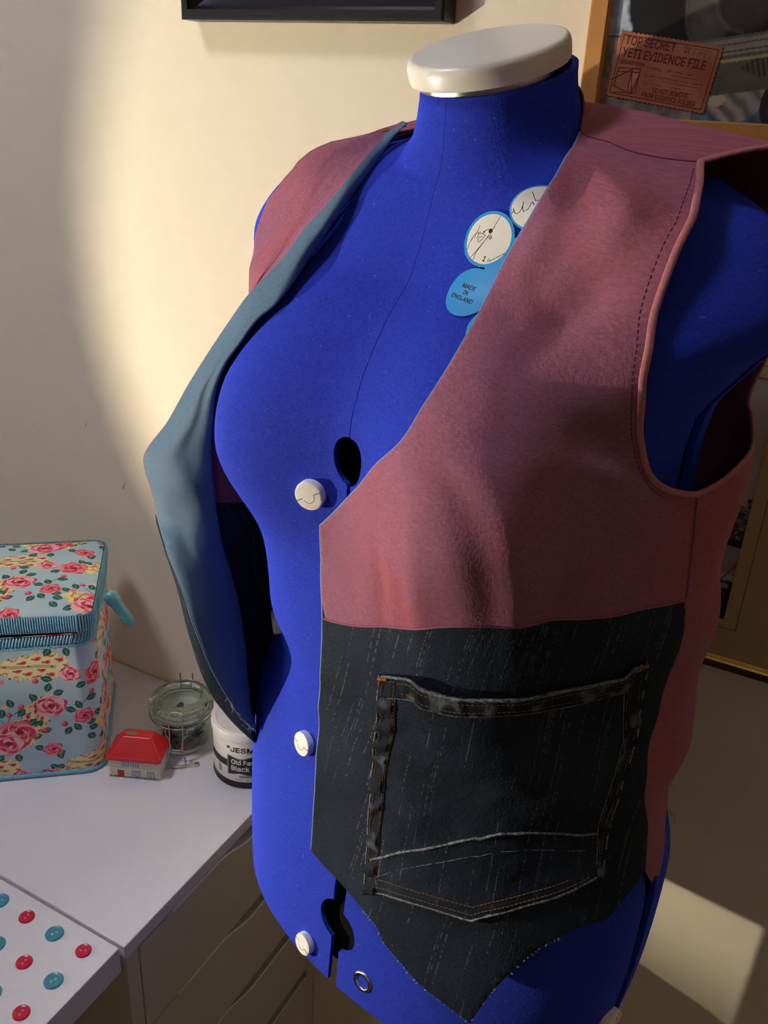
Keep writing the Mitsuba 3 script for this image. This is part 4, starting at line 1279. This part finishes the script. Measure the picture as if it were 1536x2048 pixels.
for k, (x, y, z) in enumerate(spots):
    red = k == len(spots) - 1
    nrm = unit([rg.normal(0, .35), rg.normal(0, .35), 1]) if not red else unit([fd[0], fd[1], .35])
    xa = unit(np.cross([.3, .9, .1], nrm))
    M = frame_mat(jc + [x, y, z], xa, np.cross(nrm, xa), nrm)
    r = rg.uniform(.0048, .0062) if not red else .0062
    key = add('loose_button', moved(lathe([(0, .0012), (r * .6, .0010), (r * .85, .0017), (r, .0008), (r, -.0008), (r * .8, -.0014), (0, -.0014)], 22), M), 'm_btn_red' if red else ('m_btn_brown' if k % 9 == 4 else 'm_btn_black'), 40)
    if red:
        note(key, 'red button low in the glass clip-top jar', 'button')
    elif k % 9 == 4:
        note(key, 'brown button among the dark ones in the glass jar', 'button', 'brown buttons in the jar')
    else:
        note(key, 'black button in the heap inside the glass clip-top jar', 'button', 'black buttons in the jar')

# ================================================================== sweet tin
ST = 'sweet_tin'
note(ST, 'round black and white sweets tin with a white lid, half behind the dress form', 'tin')
sc_ = np.array([-.5335, .7125, DESK])
sm = frame_mat(sc_, [1, 0, 0], [0, 1, 0], [0, 0, 1])
SR, SHT = .045, .072
mat('m_tin_white', lin(232, 229, 222), .35, .4)
mat('m_tin_black', lin(20, 20, 20), .35, .4)
mat('m_lid_white', lin(218, 216, 216), .4, .4)
mat('m_tin_paper', lin(150, 146, 138), .5, .3)
add(ST + '__body', moved(lathe([(0, .0), (SR - .002, 0), (SR, .002), (SR, SHT), (SR - .003, SHT + .001), (0, SHT + .001)], 72), sm), 'm_tin_white', 40)
add(ST + '__base_band', moved(lathe([(SR - .0005, .0006), (SR + .0007, .0012), (SR + .0010, .0024), (SR + .0004, .0034), (SR + .0004, .0095), (SR - .0005, .0095)], 72), sm), 'm_tin_black', 30, label='black band round the foot')
add(ST + '__lid', moved(lathe([(SR - .004, SHT - .004), (SR + .0013, SHT - .004), (SR + .0018, SHT - .002), (SR + .0018, SHT + .006), (SR + .0008, SHT + .0080), (SR - .003, SHT + .0084), (SR - .006, SHT + .0060), (0, SHT + .0056)], 72), sm), 'm_lid_white', 40, label='white plastic lid')
ang0 = math.atan2(-.712, .5335) + .06            # where the label's middle faces


def wrap(mesh, lift):
    """bends a flat piece (x round the tin, y up, from the label's middle) on to the tin"""
    m = trimesh.Trimesh(*trimesh.remesh.subdivide_to_size(mesh.vertices, mesh.faces, .0035)[:2], process=False)
    v = m.vertices
    a = ang0 + v[:, 0] / SR
    r = SR + lift + v[:, 2]
    m.vertices = np.stack([sc_[0] + r * np.cos(a), sc_[1] + r * np.sin(a), DESK + v[:, 1]], 1)
    return m


def slab(g, t=.00012):
    return cat_([trimesh.creation.extrude_polygon(q, t, engine='earcut') for q in getattr(g, 'geoms', [g])])


for a_, b_ in ((-.075, -.0325), (.0325, .075)):
    add(ST + '__label_band', wrap(slab(shapely.box(a_, .0295, b_, .0395)), .0001), 'm_tin_black', 30)
xs = np.linspace(-.031, .031, 40)
scal = lambda x: .0020 * np.cos(x / .031 * math.pi * 2.0)
plaque = shapely.Polygon(np.r_[np.c_[xs, .0255 - scal(xs) * .8 - .004], np.c_[xs[::-1], .0440 + scal(xs[::-1]) * .8 + .001]])
add(ST + '__plaque', wrap(slab(plaque), .0001), 'm_tin_black', 30, label='black scalloped plaque with white lettering')
ring_ = plaque.buffer(.0011).difference(plaque.buffer(.0005))
add(ST + '__plaque__outline', wrap(slab(ring_), .0001), 'm_tin_black', 30)
txt = lambda t, h, y, sx=1., x=0.: wrap(words(t, h, x, y, 0, .00012, True, sx), .00022)
txtw = lambda t, h, y, w_: (lambda m: wrap(m.apply_scale([w_ / (m.bounds[1][0] - m.bounds[0][0]), 1, 1]) or m, .00022))(words(t, h, 0, y, 0, .00012, True))
add(ST + '__plaque__lettering', cat_([txtw('Old Fashioned', .0066, .0393, .0535), txtw('Black Bullets', .0068, .0296, .0535)]), 'm_tin_white')
add(ST + '__lettering', txtw('"JESMONA"', .0068, .0575, .064), 'm_tin_black', label='black maker name')
add(ST + '__ingredient_panel', wrap(slab(shapely.box(-.017, .0158, .017, .0195)), .0001), 'm_tin_paper', 30)
lines_ = [shapely.box(-.022 + .0021 * k, .0120, -.022 + .0021 * k + .0016, .0132) for k in range(21) if k % 6 != 5] + [shapely.box(-.006 + .0021 * k, .0517, -.006 + .0021 * k + .0015, .0531) for k in range(6)]
add(ST + '__small_print', wrap(slab(shapely.union_all(lines_)), .0001), 'm_tin_paper', 30, kind='stuff')
add(ST + '__side_print', wrap(slab(shapely.union_all([shapely.box(-.048, .0165 + .0013 * k, -.042, .0172 + .0013 * k) for k in range(9)])), .0001), 'm_tin_paper', 30, kind='stuff')

# ================================================================== safety pin
SP = 'safety_pin'
note(SP, 'small brass safety pin lying on the white top in front of the jar', 'safety pin')
p0, p1 = np.array([-.6140, .6493, DESK + .0016]), np.array([-.5868, .6768, DESK + .0016])
d = unit(p1 - p0)
o = np.array([-d[1], d[0], 0])
L = np.linalg.norm(p1 - p0)
sp = lambda s, t, h=0: p0 + d * s + o * t + np.array([0, 0, h])
coil = [sp(.0022 + .0017 * math.cos(t), .0 + .0017 * math.sin(t), .0003 * t / 6) for t in np.linspace(math.pi * .5, math.pi * 4.5, 40)]
add(SP + '__wire', cat_([tube([sp(L - .002, .0024), sp(.012, .0026), coil[0]], .0005, 6), tube(coil, .0005, 6), tube([coil[-1], sp(.014, -.0016), sp(L - .003, -.0018)], .00045, 6)]), 'm_brass', True)
add(SP + '__clasp', moved(box(-.0036, .0020, -.0028, .0030, -.0012, .0016, .0010), frame_mat(sp(L - .0015, .0003), d, o, [0, 0, 1])), 'm_brass', 30, label='folded clasp end')

# ================================================================== pictures on the wall
WY = WALL_Y


def picture_frame(key, x0, x1, z0, z1, prof, m):
    """four mitred rails; prof = (distance inwards, distance off the wall)"""
    c = np.array([[x0, z0], [x1, z0], [x1, z1], [x0, z1]])
    ins = np.array([[1, 1], [-1, 1], [-1, -1], [1, -1]])
    for k in range(4):
        j = (k + 1) % 4
        A = np.array([[c[k][0] + ins[k][0] * a, WY - b, c[k][1] + ins[k][1] * a] for a, b in prof])
        B_ = np.array([[c[j][0] + ins[j][0] * a, WY - b, c[j][1] + ins[j][1] * a] for a, b in prof])
        P = np.stack([A, B_])
        P = np.concatenate([P, P[:, :1]], 1)
        v, f = grid_mesh(P)
        add(key, trimesh.Trimesh(v, f, process=False), m, 25)


PF = 'picture_frame'
note(PF, 'black-framed dark maroon picture high on the cream wall, left of the neck cap', 'picture')
mat('m_frame_black', lin(26, 26, 32), .35, .5)
mat('m_frame_slip', lin(30, 30, 44), .3, .5)
mat('m_maroon', mikit.proc(lambda p, n, uv: mikit.mix(lin(44, 18, 28), lin(64, 42, 58), mikit.fbm(p.x * 9, p.z * 9, 0., 3))), .25, .5)
picture_frame(PF + '__rail', -.642, -.3605, HC + .067, HC + .48, [(0, .0015), (0, .024), (.002, .026), (.0085, .026), (.0085, .022), (.012, .016), (.012, .0015)], 'm_frame_black')
picture_frame(PF + '__slip', -.630, -.3725, HC + .079, HC + .468, [(0, .003), (0, .0155), (.008, .009), (.008, .003)], 'm_frame_slip')
add(PF + '__print', box(-.6295, -.373, WY - .0085, WY - .004, HC + .0795, HC + .4675), 'm_maroon')

# the poster in the pine frame
YP = 'poster_frame'
note(YP, 'pine-framed dark collage poster with a TOP SECRET card, behind the waistcoat shoulder', 'picture')
mat('m_pine', mikit.proc(lambda p, n, uv: mikit.mix(lin(180, 122, 62), lin(206, 150, 88), mikit.fbm(p.x * 60 + p.z * 8, p.y * 40, p.z * 26, 3))), .5, .3)
picture_frame(YP + '__rail', -.2388, .24, HC - .0130, HC + .62, [(0, .0015), (0, .013), (.0012, .0145), (.0138, .0145), (.0150, .0132), (.0150, .0015)], 'm_pine')


def collage(X, Z):
    """flat print of the poster: torn dark photographs of rock, snow, a tracked vehicle's flank and cloth; X, Z in metres from its lower left corner"""
    n1 = meshkit.fbm(np.stack([X * 40, Z * 40, X * 0], -1), 4, 2)
    n2 = meshkit.fbm(np.stack([X * 130, Z * 130, X * 0], -1), 3, 6)
    col = CI(30, 29, 32) * (1 + .6 * (n1[..., None] - .5))
    # rounded dark grey boulders
    for cx, cz, r1, r2, g in ((.078, .085, .020, .034, 92), (.103, .093, .024, .032, 80), (.150, .110, .04, .04, 66), (.06, .20, .05, .05, 70), (.2, .25, .08, .09, 74), (.33, .14, .09, .08, 62)):
        d = np.hypot((X - cx) / r1, (Z - cz) / r2) + .25 * (n1 - .5)
        k = np.clip((1.05 - d) * 6, 0, 1)[..., None]
        sh = np.clip(1.15 - .6 * d + .5 * (n2 - .5), .25, 1.2)[..., None]
        col = col * (1 - k) + k * CI(g, g - 4, g - 6) * sh
        rim = np.exp(-((d - 1.0) / .05) ** 2)[..., None] * (X < cx)[..., None]
        col = col + rim * CI(110, 106, 104) * .35
    # torn patch of snow and ice, upper left
    e = X - .018 + .35 * (Z - .075) + .014 * (n1 - .5) * 2
    snow = np.clip(-e / .004, 0, 1) * (Z > .058 + .01 * (n1 - .5))
    col = col * (1 - snow[..., None]) + snow[..., None] * (CI(196, 204, 214) * (.25 + 1.15 * n2[..., None]) * np.array([.9, 1., 1.12]))
    s2 = np.clip((.012 + .02 * (n1 - .5) - X) / .003, 0, 1) * (Z < .058)
    col = col * (1 - s2[..., None]) + s2[..., None] * CI(168, 160, 144) * (.3 + n2[..., None])
    # the slanting metal flank with pale stripes, right of the card
    zl = Z - (.050 + .16 * (X - .075))
    fl_ = ((zl > -.034) & (zl < .006) & (X > .050))
    st = CI(104, 100, 92) * (1 - .30 * np.clip(-zl / .034, 0, 1))[..., None]
    st = np.where(((zl > -.007) & (zl < .004))[..., None], CI(146, 138, 128), st)
    st = np.where(((zl > -.0118) & (zl < -.0095))[..., None], CI(172, 158, 118), st)
    st = np.where(((np.abs(zl + .0045) < .0005) | (np.abs(zl - .0005) < .0004))[..., None], CI(78, 72, 66), st)
    bl = fl_ & (np.hypot((X - .128) / .020, (zl + .018) / .0065) + .9 * (n2 - .5) < .95)
    st = np.where((bl & (np.mod(X * 260 + Z * 90, 1) < .55))[..., None], CI(60, 56, 50), st)
    col = np.where(fl_[..., None], st * (.8 + .4 * n2[..., None]), col)
    # blue and grey cloth below it
    cl = (zl <= -.034) & (X > .050)
    wr_ = np.sin(X * 420 + Z * 260 + 9 * n1) * .5 + .5
    cc_ = CI(84, 108, 130) * (.55 + .75 * wr_[..., None] * n2[..., None] * 1.4)
    cc_ = np.where((np.hypot((X - .105) / .022, (Z - .018) / .018) < 1)[..., None], CI(142, 136, 134) * (.5 + .8 * wr_[..., None]), cc_)
    cc_ = np.where(((np.abs(np.hypot((X - .146) / .9, Z - .014) - .020) < .0035))[..., None], CI(40, 40, 44), cc_)
    cc_ = np.where((np.hypot((X - .092) / .006, (Z - .0165) / .005) + .8 * (n2 - .5) < 1)[..., None], CI(186, 170, 146), cc_)
    cc_ = np.where((np.hypot((X - .072) / .012, (Z - .0175) / .006) + .6 * (n2 - .5) < 1)[..., None], CI(34, 44, 58), cc_)
    col = np.where(cl[..., None], cc_, col)
    bot = (Z < .009 + .006 * n1) & (X < .075)
    col = np.where(bot[..., None], CI(128, 122, 122) * (.2 + 1.3 * n2[..., None]), col)
    return np.clip(col, 0, 1)


px0, pz0 = -.2242, HC + .0015
PWd, PHt = .45, .60
xs1 = np.r_[np.arange(0, .16, .0007), np.arange(.16, PWd, .004), PWd]
zs1 = np.r_[np.arange(0, .12, .0007), np.arange(.12, PHt, .004), PHt]
GXp, GZp = np.meshgrid(xs1, zs1, indexing='ij')
Pp = np.stack([px0 + GXp, np.full_like(GXp, WY - .006), pz0 + GZp], -1)
v, f = grid_mesh(Pp)
scene['m_poster'] = {'type': 'twosided', 'bsdf': {'type': 'principled', 'base_color': {'type': 'mesh_attribute', 'name': 'vertex_color'}, 'roughness': .35, 'specular': .4}}
add(YP + '__poster', trimesh.Trimesh(v, f, process=False), 'm_poster', False, color=collage(GXp, GZp).reshape(-1, 3))
add(YP + '__backboard', box(px0 - .001, px0 + PWd, WY - .005, WY - .002, pz0 - .001, pz0 + PHt), 'm_frame_black')
# the evidence card: pinked edges, red printing
CKEY = YP + '__card'
mat('m_card', mikit.proc(lambda p, n, uv: mikit.mix(lin(152, 84, 64), lin(166, 114, 82), mikit.smoothstep(.3, .75, mikit.fbm(p.x * 26, p.z * 34, 5., 3)))), .5, .3)
mat('m_card_red', lin(96, 22, 30), .55, .3)
mat('m_card_pen', lin(86, 50, 40), .6, .2)
mat('m_card_pale', lin(176, 136, 108), .5, .3)
cx_ = unit([.0800, 0, -.0102])
cz_ = np.array([-cx_[2], 0, cx_[0]])
co = np.array([-.2193, WY - .0066, HC + .0166])
CWd, CHt = .0808, .0478
cm = frame_mat(co, cx_, cz_, [0, -1, 0])
nt = 46
zig = lambda a, b, k, amp: [tuple(np.array(a) + (np.array(b) - a) * (i / k) + (np.array([-(b[1] - a[1]), b[0] - a[0]]) / np.hypot(b[0] - a[0], b[1] - a[1])) * (amp if i % 2 else 0)) for i in range(k)]
oc = zig((0, 0), (CWd, 0), nt, .0009) + zig((CWd, 0), (CWd, CHt), 28, .0009) + zig((CWd, CHt), (0, CHt), nt, .0009) + zig((0, CHt), (0, 0), 28, .0009)
add(CKEY, moved(slab(shapely.Polygon(oc), .0004), cm), 'm_card', label='rust-red evidence card with pinked edges')
rim_ = shapely.box(.0028, .0026, CWd - .0028, CHt - .0026)
add(CKEY + '__border', moved(slab(rim_.difference(rim_.buffer(-.0006)), .0006), cm), 'm_card_red')
tw = lambda t, h, x, y, w=None: (lambda m: m.apply_translation([x - m.bounds[0][0], y - m.bounds[0][1], .0005]) or m)((lambda m: m.apply_scale([w / (m.bounds[1][0] - m.bounds[0][0]) if w else 1, 1, 1]) or m)(meshkit.text_mesh(t, h, .0002, True)))
add(CKEY + '__lettering', moved(cat_([tw('TOP SECRET', .0060, .0055, .0385, .0400), tw('YETI EVIDENCE FILE', .0062, .0052, .0298, .0665), tw('DESCRIPTION:', .0024, .0052, .0250, .0200), tw('DO NOT REMOVE', .0034, .0365, .0085, .0285), tw('FROM EVIDENCE FOLDER', .0034, .0290, .0040, .0430),
                                  tw('FILE', .0017, .0520, .0418, .0055), tw('NO.', .0017, .0525, .0392, .0045)]), cm), 'm_card_red')
g_ = np.random.default_rng(8)


def scrawl(x0, x1, y, amp):
    n_ = int((x1 - x0) / .00045)
    x = np.linspace(x0, x1, n_)
    yy = y + amp * g_.uniform(-1, 1, n_) * np.where(g_.uniform(size=n_) < .12, 1.8, .8)
    gapm = np.convolve(g_.uniform(size=n_) < .07, np.ones(3), 'same') > 0
    segs, cur = [], []
    for i in range(n_):
        if gapm[i]:
            if len(cur) > 2:
                segs.append(cur)
            cur = []
        else:
            cur.append((x[i], yy[i]))
    if len(cur) > 2:
        segs.append(cur)
    return segs


pen = sum([scrawl(*a) for a in ((.0275, .0660, .0252, .0007), (.0275, .0730, .0196, .0007), (.0275, .0430, .0142, .0007), (.0480, .0590, .0142, .0005))], [])
pen += [[(.0480 + .0, .0226), (.0690, .0226)], [(.0410, .0172), (.0730, .0172)], [(.0580, .0122), (.0680, .0122)], [(.0600, .0392), (.0600, .0430), (.0725, .0430), (.0725, .0380)], [(.0630, .0395), (.0650, .0418), (.0655, .0400), (.0680, .0420), (.0690, .0385), (.0700, .0420)]]
add(CKEY + '__handwriting', moved(moved(slab(strokes(pen, .00017), .00015), frame_mat([0, 0, .0005], [1, 0, 0], [0, 1, 0], [0, 0, 1])), cm), 'm_card_pen')
env = [[(.0052, .0080), (.0052, .0215), (.0230, .0235), (.0235, .0060), (.0052, .0035)], [(.0052, .0190), (.0230, .0205)], [(.0020, .0125), (.0165, .0220), (.0205, .0045), (.0045, .0085)], [(.0165, .0220), (.0172, .0045)], [(.0205, .0045), (.0232, .0200)]]
add(CKEY + '__envelope_drawing', moved(moved(slab(strokes(env, .00032), .00018), frame_mat([0, 0, .0005], [1, 0, 0], [0, 1, 0], [0, 0, 1])), cm), 'm_card_red')
add(CKEY + '__envelope_drawing__panel', moved(moved(slab(shapely.Polygon([(.0175, .0075), (.0172, .0195), (.0225, .0198), (.0205, .0120)]), .0001), frame_mat([0, 0, .0004], [1, 0, 0], [0, 1, 0], [0, 0, 1])), cm), 'm_card_pale')

# the mounted black and white photograph low on the wall
PP = 'photo_frame'
note(PP, 'brown and gold frame with a black and white photograph in a beige mount', 'picture')
mat('m_frame_brown', mikit.proc(lambda p, n, uv: mikit.mix(lin(52, 26, 16), lin(84, 46, 26), mikit.fbm(p.x * 90, p.y * 50, p.z * 90, 3))), .3, .5)
mat('m_mount', mikit.proc(lambda p, n, uv: mikit.mix(lin(176, 156, 116), lin(190, 170, 130), N(p.x * 900, p.z * 900))), .8, .1)
mat('m_mount_line', lin(112, 84, 52), .7, .1)
fx0, fx1, fz0, fz1 = -.345, .066, HC - .4725, HC - .150
picture_frame(PP + '__rail', fx0, fx1, fz0, fz1, [(0, .0015), (0, .010), (.0015, .012), (.0075, .0135), (.0080, .0125), (.0080, .0015)], 'm_frame_brown')
picture_frame(PP + '__slip', fx0 + .0080, fx1 - .0080, fz0 + .0080, fz1 - .0080, [(0, .002), (0, .0122), (.0012, .0132), (.0030, .0122), (.0046, .0090), (.0052, .0085), (.0052, .002)], 'm_gold')
sx0, sx1, sz0, sz1 = -.2415, -.0375, HC - .4215, HC - .190
wholem = shapely.box(fx0 + .0125, fz0 + .0125, fx1 - .0125, fz1 - .0125)
hole = shapely.box(sx0, sz0, sx1, sz1)
to_wall = lambda y: frame_mat([0, WY - y, 0], [1, 0, 0], [0, 0, 1], [0, -1, 0])
add(PP + '__mount', moved(slab(wholem.difference(hole), .0016), to_wall(.006)), 'm_mount')
lb = shapely.box(sx0 - .0125, sz0 - .0085, sx1 + .0125, sz1 + .010)
add(PP + '__mount__line', moved(slab(lb.difference(lb.buffer(-.0007, join_style='mitre')), .0001), to_wall(.0077)), 'm_mount_line')


def old_photo(X, Z):
    n1 = meshkit.fbm(np.stack([X * 60, Z * 60, X * 0], -1), 4, 12)
    n2 = meshkit.fbm(np.stack([X * 260, Z * 320, X * 0], -1), 3, 14)
    g = np.full(X.shape, 178.) + 20 * (n1 - .5)                                   # sky
    town = (Z < .118 + .01 * (meshkit.noise(np.stack([np.floor(X * 90), 0 * X, 0 * X], -1), 3) - .5)) & (Z > .078)
    g = np.where(town, 60 + 110 * (n2 > .55) * n1 + 30 * (np.mod(Z * 120, 1) < .2), g)
    g = np.where((Z < .082) & (Z > .074), 34, g)
    g = np.where((Z <= .074) & (Z > .046), 150 + 40 * (n1 - .5), g)               # water
    for mx, dx in ((.185, -.20), (.197, .55), (.12, .2), (.07, -.3)):
        g = np.where((np.abs(X - mx - dx * (Z - .046)) < .0007) & (Z > .030) & (Z < .115), 80, g)
    g = np.where(Z <= .046 - .006 * (X - .16) / .04 + .006 * (n1 - .5), 30 + 130 * np.clip(n2 - .56, 0, 1) * 3, g)
    g = np.where(np.hypot(X - .196, (Z - .034) / .6) < .005, 140, g)
    g = np.clip(g, 12, 230) / 255
    c = g[..., None] ** 2.2 * np.array([1., .98, .95])
    return c


xs1 = np.r_[np.arange(0, .15, .004), np.arange(.15, sx1 - sx0, .0008), sx1 - sx0]
zs1 = np.arange(0, sz1 - sz0 + .001, .0010)
GXp, GZp = np.meshgrid(xs1, zs1, indexing='ij')
v, f = grid_mesh(np.stack([sx0 + GXp, np.full_like(GXp, WY - .0055), sz0 + GZp], -1))
add(PP + '__photograph', trimesh.Trimesh(v, f, process=False), 'm_poster', False, color=old_photo(GXp, GZp).reshape(-1, 3))
